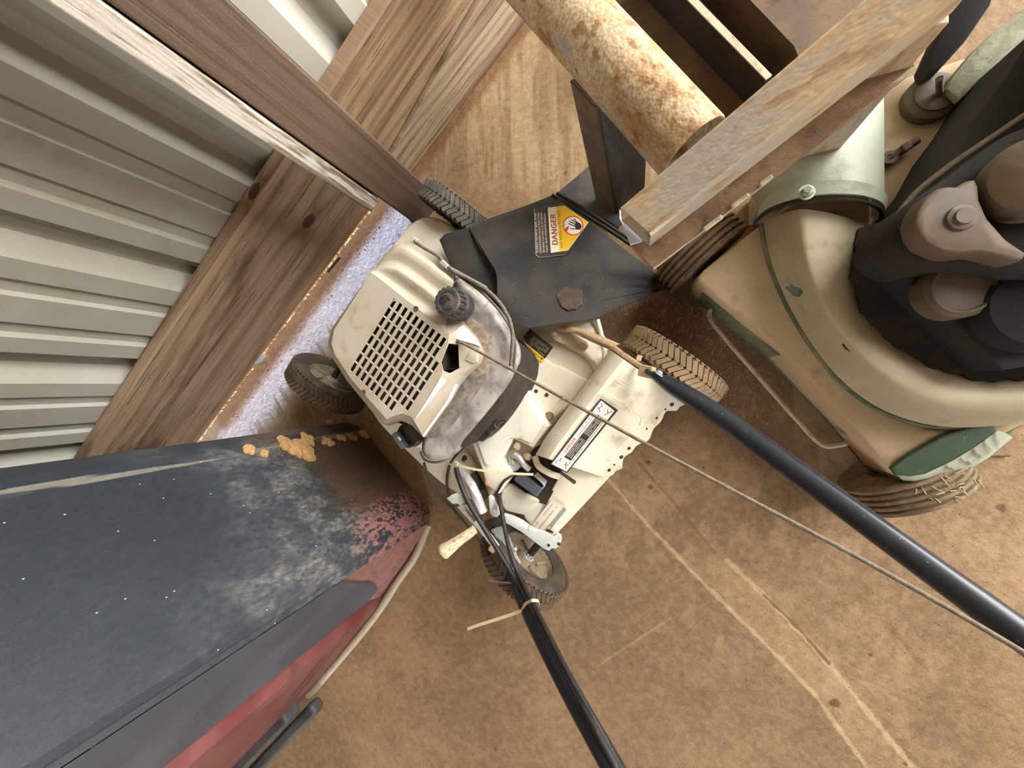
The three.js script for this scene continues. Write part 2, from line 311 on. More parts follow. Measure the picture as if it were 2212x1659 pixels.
{ // frayed fibres along the lower edge of the left board, lit from behind
  const L = []; for (let k = 0; k < 150; k++) { const s = -1.5 + k * 0.0096 + rr(-.003, .003), y = 0.027 - rr(0.004, 0.011); L.push(bar(W(s, 0.027, WALL - 0.002), W(s + rr(-.004, .004), y, WALL - 0.002), rr(.004, .011), .0012, D, .0003, 1)); }
  const o = part('frayed_edge', L, new THREE.MeshPhysicalMaterial({ color: 0xecd2a8, roughness: 1, transmission: 0.5, thickness: 0, side: THREE.DoubleSide }), wallLeft); o.userData.kind = 'stuff';
}
{ // right of the stud: a wide board above a weathered narrower one, the joint running slightly uphill
  const q = (s, y) => W(s, y, WALL - 0.038);
  const slab = (a, n, t, lo, hi) => { const rows = []; for (const [s, y0, y1] of a) rows.push([W(s, y0, n), W(s, y1 - 0.004, n), W(s, y1, n - 0.004), W(s, y1, n - t), W(s, y0, n - t)]); const g = loft(rows, { cap0: true, cap1: true, ang: 0.3 }), p = g.attributes.position, uv = g.attributes.uv, v = V(); for (let i = 0; i < uv.count; i++) { v.fromBufferAttribute(p, i); uv.setXY(i, v.dot(D) + 0.3, v.y); } return g; };
  part('skirt_board', slab([[-0.055, 0.082, 0.288], [0.25, 0.128, 0.290], [0.6, 0.170, 0.290], [1.6, 0.17, 0.29], [4.2, 0.17, 0.29]], WALL, 0.038), M.greyPlank, wallLeft, 'weathered upper board right of the stud');
  part('skirt_board', slab([[-0.055, 0.004, 0.078], [0.25, 0.004, 0.124], [0.6, 0.004, 0.166], [1.6, 0.004, 0.166], [4.2, 0.004, 0.166]], WALL + 0.014, 0.05), M.greyPlank2, wallLeft, 'grey split lower board right of the stud');
}
part('added_sun_curb', bar(W(-3.2, 0.0075, WALL - 0.068), W(-0.05, 0.0075, WALL - 0.068), 0.006, 0.015, N, 0.001), M.siding, wallLeft);  // curb added outside to cut the near edge of the sun patch
// stud pair: a brown flat stud and a whitewashed board on edge beside it, ending above the floor
part('stud', bar(W(-0.048, 0.0, WALL + 0.095), W(-0.048, TOP, WALL + 0.095), 0.088, 0.09, D, 0.004), M.stud, wallLeft, 'brown wooden stud');
part('stud', bar(W(-0.1115, 0.17, WALL + 0.098), W(-0.1115, TOP, WALL + 0.098), 0.033, 0.085, D, 0.004), M.whiteStud, wallLeft, 'whitewashed stud ending above the floor');
part('stud_block', bar(W(-0.048, 0.14, WALL + 0.02), W(-0.048, TOP, WALL + 0.02), 0.088, 0.04, D, 0.003), M.stud, wallLeft);

// ---------------------------------------------------------------- the pale push mower by the stud
Object.assign(M, {
  cream: grimy([234, 227, 206], [220, 206, 178], [160, 138, 106], { seed: 201, size: 0.35, amount: 0.7, grimeAt: 0.66, specks: 0.0015, spark: [120, 96, 70], rough: 0.5, bump: 0.0003 }),
  creamDirty: grimy([222, 214, 192], [196, 174, 140], [140, 112, 80], { seed: 211, size: 0.3, amount: 0.9, grimeAt: 0.58, specks: 0.003, spark: [110, 84, 60], rough: 0.6, bump: 0.0004 }),
  shroud: grimy([176, 166, 148], [158, 143, 120], [138, 121, 98], { seed: 221, size: 0.32, amount: 0.8, grimeAt: 0.70, rough: 0.48, bump: 0.0002 }),
  shroudLit: grimy([238, 234, 226], [222, 212, 196], [180, 160, 134], { seed: 223, size: 0.3, amount: 0.4, grimeAt: 0.72, rough: 0.4, bump: 0.0001 }),  // lighter copy of the cover plastic, for facets that catch the light
  tank: grimy([118, 112, 106], [166, 157, 146], [90, 77, 66], { seed: 231, size: 0.09, amount: 1.0, grimeAt: 0.60, specks: 0.012, spark: [214, 206, 196], rough: 0.6, bump: 0.0005, cells: 4 }),
  tankDust: grimy([136, 118, 98], [166, 150, 130], [104, 90, 76], { seed: 235, size: 0.05, amount: 1.0, specks: 0.01, grimeAt: 0.58, rough: 0.9, px: 256 }),
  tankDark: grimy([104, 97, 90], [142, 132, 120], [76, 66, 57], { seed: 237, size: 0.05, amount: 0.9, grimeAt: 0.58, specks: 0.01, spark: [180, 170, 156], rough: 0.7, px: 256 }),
  cowl: grimy([66, 73, 84], [100, 105, 112], [50, 50, 52], { seed: 233, size: 0.2, amount: 0.6, rough: 0.6 }),
  chute: grimy([26, 25, 24], [66, 59, 50], [50, 40, 32], { seed: 245, size: 0.3, amount: 0.75, grimeAt: 0.56, specks: 0.002, spark: [176, 166, 148], rough: 0.75, bump: 0.0004 }),
  black: grimy([38, 37, 37], [84, 76, 66], [58, 48, 40], { seed: 241, size: 0.25, amount: 0.5, grimeAt: 0.62, specks: 0.004, spark: [170, 160, 144], rough: 0.55, bump: 0.0004 }),
  blackCap: grimy([46, 44, 44], [110, 98, 84], [60, 50, 42], { seed: 243, size: 0.06, amount: 0.7, rough: 0.6, cells: 3, px: 256 }),
  darkIron: grimy([44, 36, 30], [74, 58, 44], [28, 22, 18], { seed: 251, size: 0.1, amount: 0.6, rough: 0.8, px: 256 }),
  zinc: grimy([206, 208, 206], [180, 170, 154], [130, 104, 78], { seed: 253, size: 0.1, amount: 0.4, grimeAt: 0.62, rough: 0.42, metal: 0.35, px: 256 }),
  palePlate: grimy([206, 212, 204], [184, 176, 156], [138, 104, 76], { seed: 257, size: 0.12, amount: 0.4, grimeAt: 0.64, rough: 0.5, px: 256 }),
  tan: grimy([198, 172, 138], [176, 148, 112], [118, 88, 62], { seed: 259, size: 0.12, amount: 0.6, grimeAt: 0.62, rough: 0.6, px: 256 }),
  tube: grimy([40, 43, 50], [58, 60, 66], [34, 33, 34], { seed: 261, size: 0.2, amount: 0.4, rough: 0.27, specks: 0.0015, spark: [120, 120, 118], metal: 0.1, px: 256, bump: 0.00001 }),
  cable: grimy([34, 32, 32], [64, 58, 52], [40, 34, 30], { seed: 263, size: 0.08, amount: 0.5, rough: 0.5, px: 256 }),
  rope: grimy([112, 100, 86], [140, 124, 102], [60, 52, 44], { seed: 265, size: 0.02, amount: 0.7, rough: 0.8, px: 256 }),
  cord: grimy([96, 86, 78], [150, 138, 124], [56, 48, 42], { seed: 267, size: 0.02, amount: 0.8, rough: 0.7, px: 256 }),
  tie: mat({ color: 0xe6d2a4, roughness: 0.45 }),
  red: mat({ color: 0xd8303c, roughness: 0.4 }),
  tire: grimy([52, 46, 40], [92, 76, 58], [40, 34, 30], { seed: 271, size: 0.12, amount: 0.7, rough: 0.85, bump: 0.0006, px: 256 }),
  lugTan: grimy([138, 116, 88], [164, 140, 106], [92, 76, 58], { seed: 273, size: 0.1, amount: 0.7, rough: 0.9, px: 256 }),
  lugGrey: grimy([92, 88, 80], [124, 114, 98], [58, 54, 50], { seed: 277, size: 0.08, amount: 0.8, rough: 0.9, specks: 0.01, spark: [160, 156, 146], px: 256 }),
  lugBrown: grimy([74, 60, 46], [104, 84, 62], [50, 42, 34], { seed: 279, size: 0.1, amount: 0.7, rough: 0.9, px: 256 }),
  hub: grimy([122, 110, 92], [152, 134, 106], [84, 68, 52], { seed: 281, size: 0.1, amount: 0.7, rough: 0.6, px: 256 }),
  mud: grimy([88, 74, 62], [106, 90, 74], [70, 58, 48], { seed: 283, size: 0.05, amount: 0.8, rough: 0.95, px: 256, bump: 0.002 }),
});
const RRW = P(1465, 785, 0.2), MR = V(0.6122, 0, -0.7907), MF = V(-0.7907, 0, -0.6122);          // rear right wheel, mower's right, mower's front
const RF = (r, f, h) => V(RRW.x + MR.x * r + MF.x * f, h, RRW.z + MR.z * r + MF.z * f);
const mower = thing('push_mower', 'cream walk-behind push mower with slotted white engine cover and black side chute', 'lawn mower', RF(-0.25, 0.28, 0));

function wheel(c, axis, r, w, lug, hubSide, parent, { label = null, lugs = 54, plain = false } = {}) {
  const h = w / 2, prof = [[r * 0.62, -h * 0.9], [r * 0.78, -h], [r * 0.9, -h * 0.98], [r * 0.97, -h * 0.8], [r, -h * 0.5], [r, h * 0.5], [r * 0.97, h * 0.8], [r * 0.9, h * 0.98], [r * 0.78, h], [r * 0.62, h * 0.9], [r * 0.6, h * 0.6], [r * 0.6, -h * 0.6], [r * 0.62, -h * 0.9]];
  const t = part('wheel', lathe(prof, c, axis, 48, 0.5), M.tire, parent, label);
  const q = new THREE.Quaternion().setFromUnitVectors(V(0, 1, 0), axis), L = [];
  const put = (g, m) => { g.applyMatrix4(m); g.applyQuaternion(q); g.translate(c.x, c.y, c.z); L.push(boxUV(g)); };
  for (let k = 0; k < lugs; k++) for (const s of [-1, 1]) {
    const a = k / lugs * 6.2832 + (s > 0 ? 0 : 0);
    const m = new THREE.Matrix4().makeRotationY(a).multiply(new THREE.Matrix4().makeTranslation(r + 0.0008, s * h * 0.43, 0)).multiply(new THREE.Matrix4().makeRotationX(s * 0.62));
    put(new THREE.BoxGeometry(0.0036, h * 1.06, 6.283 * r / lugs * 0.70), m);
    const e = new THREE.Matrix4().makeRotationY(a + s * 0.0 + 0.028 / r * 0.28).multiply(new THREE.Matrix4().makeTranslation(r * 0.965, s * h * 0.90, 0)).multiply(new THREE.Matrix4().makeRotationZ(-s * 0.75));
    put(new THREE.BoxGeometry(0.003, h * 0.34, 6.283 * r / lugs * 0.66), e);
  }
  part('tread', L, lug, t);
  // dished hub with swept spokes on both sides
  const G = [lathe([[0, -h * 0.5], [r * 0.2, -h * 0.55], [r * 0.24, -h * 0.2], [r * 0.56, -h * 0.25], [r * 0.62, -h * 0.85], [r * 0.655, -h * 0.9], [r * 0.655, h * 0.9], [r * 0.62, h * 0.85], [r * 0.56, h * 0.25], [r * 0.24, h * 0.2], [r * 0.2, h * 0.55], [0, h * 0.5]], c, axis, 32, 0.4)];
  part('rim', G, M.hub, t);
  const S = [];
  for (let k = 0; k < 5; k++) for (const s of [-1, 1]) {
    const m = new THREE.Matrix4().makeRotationY(k * 1.2566).multiply(new THREE.Matrix4().makeTranslation(r * 0.40, s * h * 0.38, 0)).multiply(new THREE.Matrix4().makeRotationY(0.5));
    const g = new RoundedBoxGeometry(r * 0.40, h * 0.34, r * 0.09, 2, 0.002); g.applyMatrix4(m); g.applyQuaternion(q); g.translate(c.x, c.y, c.z); S.push(boxUV(g));
  }
  part('spokes', S, M.hub, t);
  parts('axle_bolt', [1, -1].map((s) => bolt(c.clone().addScaledVector(axis, s * h * 0.5), r * 0.09, axis.clone().multiplyScalar(s))), M.zinc, t);
  return t;
}
wheel(RF(0, 0, 0.1), MR, 0.1, 0.046, M.lugTan, -1, mower, { label: 'rear wheel with tan dusty tread' });
wheel(RF(0.0, 0.566, 0.1), MR, 0.1, 0.044, M.lugGrey, -1, mower, { label: 'front wheel with grey tread beside the stud' });
wheel(RF(-0.512, -0.02, 0.1), MR, 0.1, 0.046, M.lugBrown, 1, mower, { label: 'rear wheel under the control cables' });
wheel(RF(-0.525, 0.625, 0.1), MR, 0.1, 0.044, M.lugBrown, 1, mower, { label: 'front wheel facing the wall gap' });
for (const [r, f] of [[0, 0], [0, 0.566], [-0.512, -0.02], [-0.525, 0.625]]) part('axle', tube([RF(r, f, 0.1), RF(r < -0.2 ? -0.42 : -0.08, f, 0.1)], 0.008, { seg: 2 }), M.darkIron, mower);

// deck shell: skirt, top, front lip
{
  const o = [[-0.035, 0.585], [-0.06, 0.625], [-0.13, 0.645], [-0.36, 0.645], [-0.43, 0.62], [-0.462, 0.56], [-0.462, 0.50], [-0.485, 0.44], [-0.492, 0.30], [-0.487, 0.20], [-0.46, 0.13], [-0.42, 0.115], [-0.30, 0.11], [-0.06, 0.11], [-0.035, 0.13], [-0.02, 0.18], [-0.018, 0.30], [-0.03, 0.48]].map(([r, f]) => RF(r, f, 0));
  part('deck', crease(prism(smoothLoop(o, 90), 0.055, 0.152, 0.014, [], 4), 0.6), M.cream, mower);
}
part('deck_top', plate([[1120, 800, 0.166], [1150, 752, 0.166], [1195, 787, 0.166], [1212, 790, 0.166], [1272, 822, 0.166], [1225, 880, 0.166], [1180, 915, 0.166], [1120, 900, 0.166]], 0.016, { bevel: 0.005, seg: 3 }), M.cream, mower);
parts('deck_rib', [tube([P(1225, 742, 0.156), P(1272, 772, 0.156), P(1290, 800, 0.15)], 0.006), tube([P(1290, 690, 0.155), P(1303, 745, 0.150), P(1306, 790, 0.14)], 0.005)], M.cream, mower);
const baffle = part('baffle_plate', plate([[1060, 800, 0.192], [1128, 822, 0.192], [1186, 921, 0.192], [1150, 968, 0.192], [1125, 955, 0.192], [1108, 949, 0.192], [1097, 968, 0.192], [1084, 992, 0.192], [1106, 1020, 0.192], [1105, 1028, 0.192], [1077, 1068, 0.192], [1050, 1048, 0.192], [1043, 1020, 0.192], [1030, 985, 0.192], [1018, 955, 0.192], [985, 920, 0.192], [1000, 860, 0.192]], 0.030, { bevel: 0.004, seg: 3 }), M.cream, mower);
part('raised_panel', plate([[1029, 952, 0.197], [1045, 1001, 0.197], [1052, 1007, 0.197], [1060, 1005, 0.197], [1103, 947, 0.197], [1122, 948, 0.197], [1145, 959, 0.197], [1152, 955, 0.197], [1175, 918, 0.197], [1124, 832, 0.197], [1075, 860, 0.197]], 0.007, { bevel: 0.0032, seg: 3 }), M.cream, baffle);
part('bolt', bolt(P(1187, 900, 0.168), 0.0065), M.hub, mower); part('bolt', bolt(P(1005, 989, 0.155), 0.006), M.darkIron, mower); part('bolt', bolt(P(1054, 1043, 0.192), 0.004, V(0, 1, 0), false), M.tan, mower);
for (const [u, v] of [[1158, 845], [1181, 853], [1130, 866]]) part('rivet', lathe([[0.004, 0], [0.003, 0.0015], [0, 0.002]], P(u, v, 0.167), V(0, 1, 0), 12), M.darkIron, mower);
part('lift_lug', [plate([[993, 985, 0.158], [1003, 978, 0.158], [1015, 985, 0.158], [1032, 1012, 0.158], [1020, 1016, 0.158]], 0.003), tube([P(996, 990, 0.160), P(1003, 980, 0.160), P(1012, 983, 0.160), P(1031, 1011, 0.158)], 0.0022)], M.cream, mower);

// engine under the cover
part('engine_block', [crease(prism(smoothLoop([[-0.15, 0.20], [-0.14, 0.30], [-0.17, 0.42], [-0.26, 0.47], [-0.34, 0.42], [-0.36, 0.30], [-0.33, 0.19]].map(([r, f]) => RF(r, f, 0)), 40), 0.14, 0.315, 0.01), 0.6)], M.darkIron, mower);
part('fan_screen', [lathe([[0, 0], [0.095, 0], [0.1, -0.004], [0.1, -0.02]], P(850, 775, 0.335), V(0, 1, 0), 40)], M.darkIron, mower);
const tankPx = [[985, 598], [1008, 612], [1056, 652], [1090, 702], [1110, 737], [1116, 758], [1113, 788], [1101, 822], [1066, 874], [1028, 920], [996, 958], [972, 986], [945, 998], [917, 992], [908, 974], [913, 944], [950, 880], [985, 820], [1010, 770], [990, 715], [975, 680], [968, 635]];
part('engine_cowl', plate(tankPx.map(([u, v]) => [lerp(u, 1000, 0.015), lerp(v, 800, 0.015), 0.295]), 0.038, { bevel: 0.004, round: 80 }), M.cowl, mower, 'dark grey lower engine cowling');
const tank = part('fuel_tank', plate(tankPx.map(([u, v]) => [u, v, 0.322]), 0.036, { bevel: 0.014, round: 90, seg: 5, ang: 0.9 }), M.tank, mower, 'dusty grey fuel tank wrapped around the engine cover');
part('tank_seam', tube(smoothLoop(tankPx.slice(0, 15).map(([u, v]) => P(lerp(u, 1000, -0.004), lerp(v, 800, -0.004), 0.292)), 60, false), 0.0024, { seg: 90, rad: 6 }), M.tank, tank);
part('tank_step', plate([[1004, 684, .3228], [1030, 694, .3228], [1050, 716, .3228], [1064, 745, .3228], [1063, 775, .3228], [1050, 806, .3228], [1030, 812, .3228], [1030, 780, .3228], [1030, 750, .3228], [1005, 715, .3228]], 0.003, { bevel: 0.001, round: 50 }), M.tankDust, tank, 'brown dust lying on the tank step');
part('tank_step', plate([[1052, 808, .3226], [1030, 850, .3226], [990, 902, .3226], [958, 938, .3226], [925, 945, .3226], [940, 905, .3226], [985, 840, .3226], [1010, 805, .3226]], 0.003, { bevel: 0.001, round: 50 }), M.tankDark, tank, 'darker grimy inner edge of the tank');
{ // engine cover: sloping sides around a flat slotted top
  const T = 0.362;
  const inner = [[800, 590], [722, 712], [716, 742], [724, 767], [758, 818], [797, 863], [836, 906], [846, 900], [868, 893], [885, 898], [894, 908], [923, 860], [953, 812], [957, 800], [952, 783], [968, 742], [971, 721], [930, 689], [880, 650], [838, 616]];
  const outer = [[806, 583, .328], [715, 712, .335], [709, 740, .33], [716, 769, .33], [750, 823, .33], [789, 871, .33], [826, 916, .325], [846, 918, .29], [868, 911, .285], [890, 920, .29], [915, 945, .33], [970, 864, .335], [989, 830, .335], [1003, 812, .337], [1032, 785, .338], [1038, 757, .34], [1021, 727, .345], [985, 672, .31], [968, 600, .30], [868, 525, .30]];
  const mid = inner.map(([u, v], i) => i === 0 ? [803, 586, .346] : i === 13 ? [972, 806, .352] : i === 14 ? [992, 795, .346] : i === 15 ? [990, 744, .346] : i === 16 ? [1000, 718, .352] : i === 17 ? [945, 672, .325] : i === 18 ? [898, 632, .325] : i === 19 ? [850, 605, .325] : [lerp(u, outer[i][0], 0.55), lerp(v, outer[i][1], 0.55), (i > 6 && i < 10) ? 0.33 : T - 0.008]);
  const q = inner.map(([u, v], i) => i < 17 ? [lerp(mid[i][0], outer[i][0], 0.7), lerp(mid[i][1], outer[i][1], 0.7), lerp(mid[i][2], outer[i][2], 0.5)] : [lerp(mid[i][0], outer[i][0], 0.45), lerp(mid[i][1], outer[i][1], 0.45), 0.318]);
  q[0] = [805, 583, .338];
  const rows = [inner.map(([u, v]) => P(u, v, T)), mid.map((p) => P(...p)), q.map((p) => P(...p)), outer.map((p) => P(...p))];
  const c = RF(-0.235, 0.33, 0);
  const low = (y, k) => rows[3].map((p) => V(lerp(p.x, c.x, k), y, lerp(p.z, c.z, k)));
  rows.push(low(0.30, 0.0), low(0.235, 0.03));
  const cover = part('engine_cover', loft(rows, { ang: 0.75, skip: (i, j) => (i === 0 && (j === 13 || j === 14)) }), M.shroud, mower, 'off-white plastic engine cover');
  // fluted shoulder falling from the slotted top to the upper edge
  const sa = [[813, 576], [830, 550], [846, 534], [866, 524], [886, 531], [915, 551], [948, 577], [981, 601]], sb = [[801, 589.5], [812, 597], [830, 610], [850, 626], [880, 649.5], [908, 671], [935, 692], [962, 713]];
  const sf = [0, 0.05, 0.12, 0.20, 0.30, 0.40, 0.47, 0.54, 0.64, 0.76, 0.88, 0.95, 1, 1], sh = [.3625, .3595, .348, .3445, .348, .352, .3495, .3405, .3375, .3405, .341, .336, .322, .27];
  part('fluted_shoulder', loft(sf.map((f, r) => sb.map(([u, v], k) => P(lerp(u, sa[k][0], f), lerp(v, sa[k][1], f), r === 13 ? .27 : lerp(.3625 - .042 * f, sh[r], clamp(k / 2.5))))), { closed: false, ang: 1.2 }), M.shroud, cover, 'fluted shoulder of the cover');
  // slotted top
  const poly = inner.map(([u, v]) => [u, v]), inside = (x, y) => { let s = false; for (let i = 0, j = poly.length - 1; i < poly.length; j = i++) { const [xi, yi] = poly[i], [xj, yj] = poly[j]; if ((yi > y) !== (yj > y) && x < (xj - xi) * (y - yi) / (yj - yi) + xi) s = !s; } return s; };
  const holes = [], col = (k, t) => { const x0 = lerp(855, 950, k / 8), y0 = lerp(645, 719, k / 8), x1 = lerp(757, 841, k / 8), y1 = lerp(803, 887, k / 8); return [lerp(x0, x1, t), lerp(y0, y1, t)]; };
  for (let k = 0; k < 11; k++) for (let r = 0; r < 8; r++) {
    const qd = [col(k - 0.29, (r + 0.07) / 8), col(k + 0.29, (r + 0.07) / 8), col(k + 0.29, (r + 0.93) / 8), col(k - 0.29, (r + 0.93) / 8)];
    const cx = (qd[0][0] + qd[2][0]) / 2, cy = (qd[0][1] + qd[2][1]) / 2;
    if (qd.every(([x, y]) => inside(cx + (x - cx) * 1.1 + Math.sign(x - cx) * 1.5, cy + (y - cy) * 1.05 + Math.sign(y - cy) * 1.5))) holes.push(qd);
  }
  part('slotted_grille', plate(inner.map(([u, v]) => [u, v, T + 0.0005]), 0.0022, { holes }), M.shroud, cover);
  parts('cover_screw', [[899, 667], [786, 847]].map(([u, v]) => lathe([[0.0045, 0], [0.0045, 0.0012], [0.003, 0.0012], [0.0025, 0.0002], [0, 0.0002]], P(u, v, T + 0.0005), V(0, 1, 0), 14)), M.blackCap, cover);
  parts('lit_facet', [plate([[893, 909, T + .002], [923, 862, T + .002], [952, 816, T + .002], [988, 831, .340], [970, 863, .340], [915, 943, .336]], 0.006, { bevel: 0.001 }), plate([[972, 722, T + .001], [1000, 703, .352], [1022, 727, .349], [1036, 748, .346], [1020, 742, .346], [990, 734, .353]], 0.006, { bevel: 0.001 })], M.shroudLit, cover, 'side facet painted lighter for the light on it');  // light on these facets is painted in with the paler plastic
  part('starter_well', [loft([[[958, 800], [953, 783], [968, 743], [990, 745], [992, 795]].map(([u, v]) => P(u, v, 0.345)), [[968, 796], [963, 783], [975, 750], [990, 752], [993, 790]].map(([u, v]) => P(u, v, 0.30))], { cap1: true, ang: 0.3 })], M.darkIron, cover);
  part('starter_lip', [plate([[1006, 770, .346], [1020, 752, .346], [1033, 757, .343], [1030, 782, .343], [1022, 786, .346], [1003, 778, .346]], 0.012, { bevel: 0.002 })], M.shroud, cover);
}
// fuel cap, oil cap
{
  const c = P(966, 650, 0.388), g = [lathe([[0, 0.0], [0.0125, 0.0], [0.0140, -0.001], [0.0145, 0.0006], [0.0190, 0.0006], [0.0205, -0.001], [0.021, -0.024], [0.0235, -0.028], [0.0235, -0.048], [0.021, -0.052]], c, V(0, 1, 0), 40, 0.5)];
  for (let k = 0; k < 16; k++) { const a = k / 16 * 6.283, b = new RoundedBoxGeometry(0.004, 0.021, 0.005, 1, 0.001); b.translate(0.021, -0.013, 0); b.rotateY(a); b.translate(c.x, c.y, c.z); g.push(boxUV(b)); }
  const cap = part('fuel_cap', g, M.blackCap, mower, 'round black ribbed fuel cap');
  part('pump_symbol', [[-.005, -.004, .008, .011], [.0035, -.002, .003, .010], [-.002, -.0095, .012, .002]].map(([x, z, w, d]) => { const b = new THREE.BoxGeometry(w, 0.001, d); b.rotateY(0.7); b.translate(c.x + x * 0.76 + z * 0.64, c.y + 0.0006, c.z - x * 0.64 + z * 0.76); return boxUV(b); }), M.cable, cap);
  const o = P(879, 941, 0.296);
  const oc = part('oil_cap', [lathe([[0, -0.006], [0.018, -0.004], [0.0215, 0.0], [0.023, -0.003], [0.023, -0.020], [0.019, -0.03], [0.016, -0.07]], o, V(0, 1, 0), 36, 0.6)], M.blackCap, mower, 'round black oil filler cap');
  const bx = P(860, 915, 0.306), by = P(886, 952, 0.304);
  part('cap_grip', bar(P(853, 935, 0.304), P(875, 966, 0.302), 0.010, 0.016, P(886, 952, .3).sub(P(868, 930, .3)).cross(V(0, 1, 0)).normalize(), 0.002), M.cowl, oc);
  part('oil_symbol', bar(P(860, 944, 0.3125), P(866, 951, 0.3125), 0.004, 0.0008, V(1, 0, 0.5), 0.0002), M.tie, oc);
  part('oil_neck', [lathe([[0.021, -0.03], [0.030, -0.05], [0.033, -0.12]], o, V(0, 1, 0), 28)], M.cream, mower);
}
// rear cover over the drive, wavy broken rear edge, and the low flap left of it
const back = (() => {
  const Fp = [[1318, 756], [1265, 828], [1210, 902], [1175, 950], [1157, 982]], Rp = [[1480, 868], [1445, 893], [1388, 953], [1343, 1003], [1312, 1034]], n = 40, rows = [];
  const at = (L, t) => { const x = clamp(t) * (L.length - 1), i = Math.min(L.length - 2, Math.floor(x)); return [lerp(L[i][0], L[i + 1][0], x - i), lerp(L[i][1], L[i + 1][1], x - i)]; };
  for (let i = 0; i <= n; i++) {
    const t = i / n, f = at(Fp, t), r = at(Rp, t), wob = 5 * Math.sin(t * 17) + 3 * Math.sin(t * 41 + 1), mx = (k) => [lerp(f[0], r[0], k), lerp(f[1], r[1], k)];
    const b = P(f[0], f[1], 0.207), e = P(r[0] + wob * 0.8, r[1] + wob * 0.6, 0.104);
    rows.push([V(b.x, 0.12, b.z), b, P(...mx(0.05), 0.224), P(...mx(0.11), 0.234), P(...mx(0.18), 0.239), P(...mx(0.24), 0.2375), P(...mx(0.5), 0.190), P(...mx(0.84), 0.128), P(...mx(0.93), 0.114), e, V(e.x, 0.098, e.z).addScaledVector(MF, 0.003), P(...mx(0.85), 0.118), P(...mx(0.5), 0.183), V(b.x, 0.20, b.z).addScaledVector(MF, -0.006)]);
  }
  const c = part('rear_cover', loft(rows, { closed: true, cap0: true, cap1: true, ang: 0.55 }), M.cream, mower, 'cream rear cover with warning sticker and rusted lower edge');
  const rust = []; for (let k = 0; k < 9; k++) { const t = 0.12 + k * 0.095, r = at(Rp, t), f = at(Fp, t), w = rr(0.0018, 0.0045); rust.push(lathe([[w, 0], [w * 0.8, 0.0012], [0, 0.002]], P(lerp(f[0], r[0], 0.93), lerp(f[1], r[1], 0.93), 0.115), V(0.3, 1, 0.3), 9)); }
  parts('rust_spot', rust, M.darkIron, c);
  part('embossed_outline', tube([[1290, 862], [1300, 850], [1312, 852], [1375, 892], [1386, 903], [1382, 918]].map(([u, v]) => P(u, v, 0.2395 - 0.00064 * ((u - 1275) * .805 + (v - 850) * .593 - 30))), 0.0012, { seg: 30, rad: 6 }), M.cream, c);
  part('slot', [plate([[1207, 1021, 0.181], [1212, 1019, .181], [1243, 1039, .155], [1244, 1044, .153], [1239, 1046, .155]], 0.004)], M.darkIron, c);
  return c;
})();
part('rear_flap', plate([[1099, 1044, .150], [1107, 1046, .150], [1120, 1059, .147], [1133, 1069, .144], [1165, 1082, .134], [1172, 1083, .132], [1178, 1080, .130], [1203, 1037, .135], [1215, 1010, .140], [1265, 990, .134], [1335, 1010, .104], [1302, 1046, .099], [1252, 1100, .094], [1206, 1150, .094], [1198, 1156, .094], [1189, 1157, .096], [1147, 1136, .112], [1134, 1122, .120], [1131, 1112, .122], [1110, 1108, .130], [1093, 1104, .136], [1083, 1091, .142], [1081, 1074, .147], [1087, 1055, .150]], 0.014, { bevel: 0.004, seg: 3 }), M.cream, mower, 'low cream flap with a data plate');
part('end_roll', tube([P(1155, 985, 0.196), P(1163, 1006, 0.198), P(1186, 1022, 0.193), P(1206, 1029, 0.180)], 0.006), M.cream, mower);
// drive parts in the gap
part('drive_housing', [plate([[1100, 955, .130], [1150, 965, .130], [1210, 1035, .128], [1180, 1090, .125], [1130, 1075, .125], [1080, 1060, .13], [1075, 1000, .13]], 0.05), bar(P(1112, 1010, .148), P(1175, 1050, .150), 0.030, 0.03, V(0.5, 0, 1), 0.004)], M.darkIron, mower);
part('gearbox', [bar(P(1118, 1026, .166), P(1168, 1062, .166), 0.022, 0.022, P(1175, 1040, .16).sub(P(1150, 1065, .16)), 0.003)], M.cowl, mower);
part('drive_bracket', [ribbon([P(1157, 1024, .176), P(1170, 1036, .176), P(1177, 1044, .172), P(1168, 1056, .160), P(1160, 1064, .155)], 0.016, 0.003, V(0, 1, 0.2))], M.zinc, mower);
part('clutch_arm', [bar(P(1103, 1003, .176), P(1126, 1002, .182), 0.014, 0.012, V(0, 0, 1), 0.004), tube([P(1112, 982, .185), P(1122, 990, .188), P(1132, 1004, .186), P(1143, 1014, .180)], 0.006), lathe([[0.0, 0.004], [0.011, 0.003], [0.012, -0.004]], P(1110, 1005, .180), V(0, 1, 0), 18)], M.zinc, mower);
parts('return_spring', [[1099, 990], [1104, 985], [1109, 983], [1101, 997]].map(([u, v]) => tube([P(1108, 1003, .186), P(u, v, .178)], 0.0014, { seg: 2, rad: 6 })), M.zinc, mower);
for (const [u, v] of [[1117, 964], [1140, 987]]) part('bolt', bolt(P(u, v, .186), 0.0052, V(0, 1, 0), false), M.tan, mower);
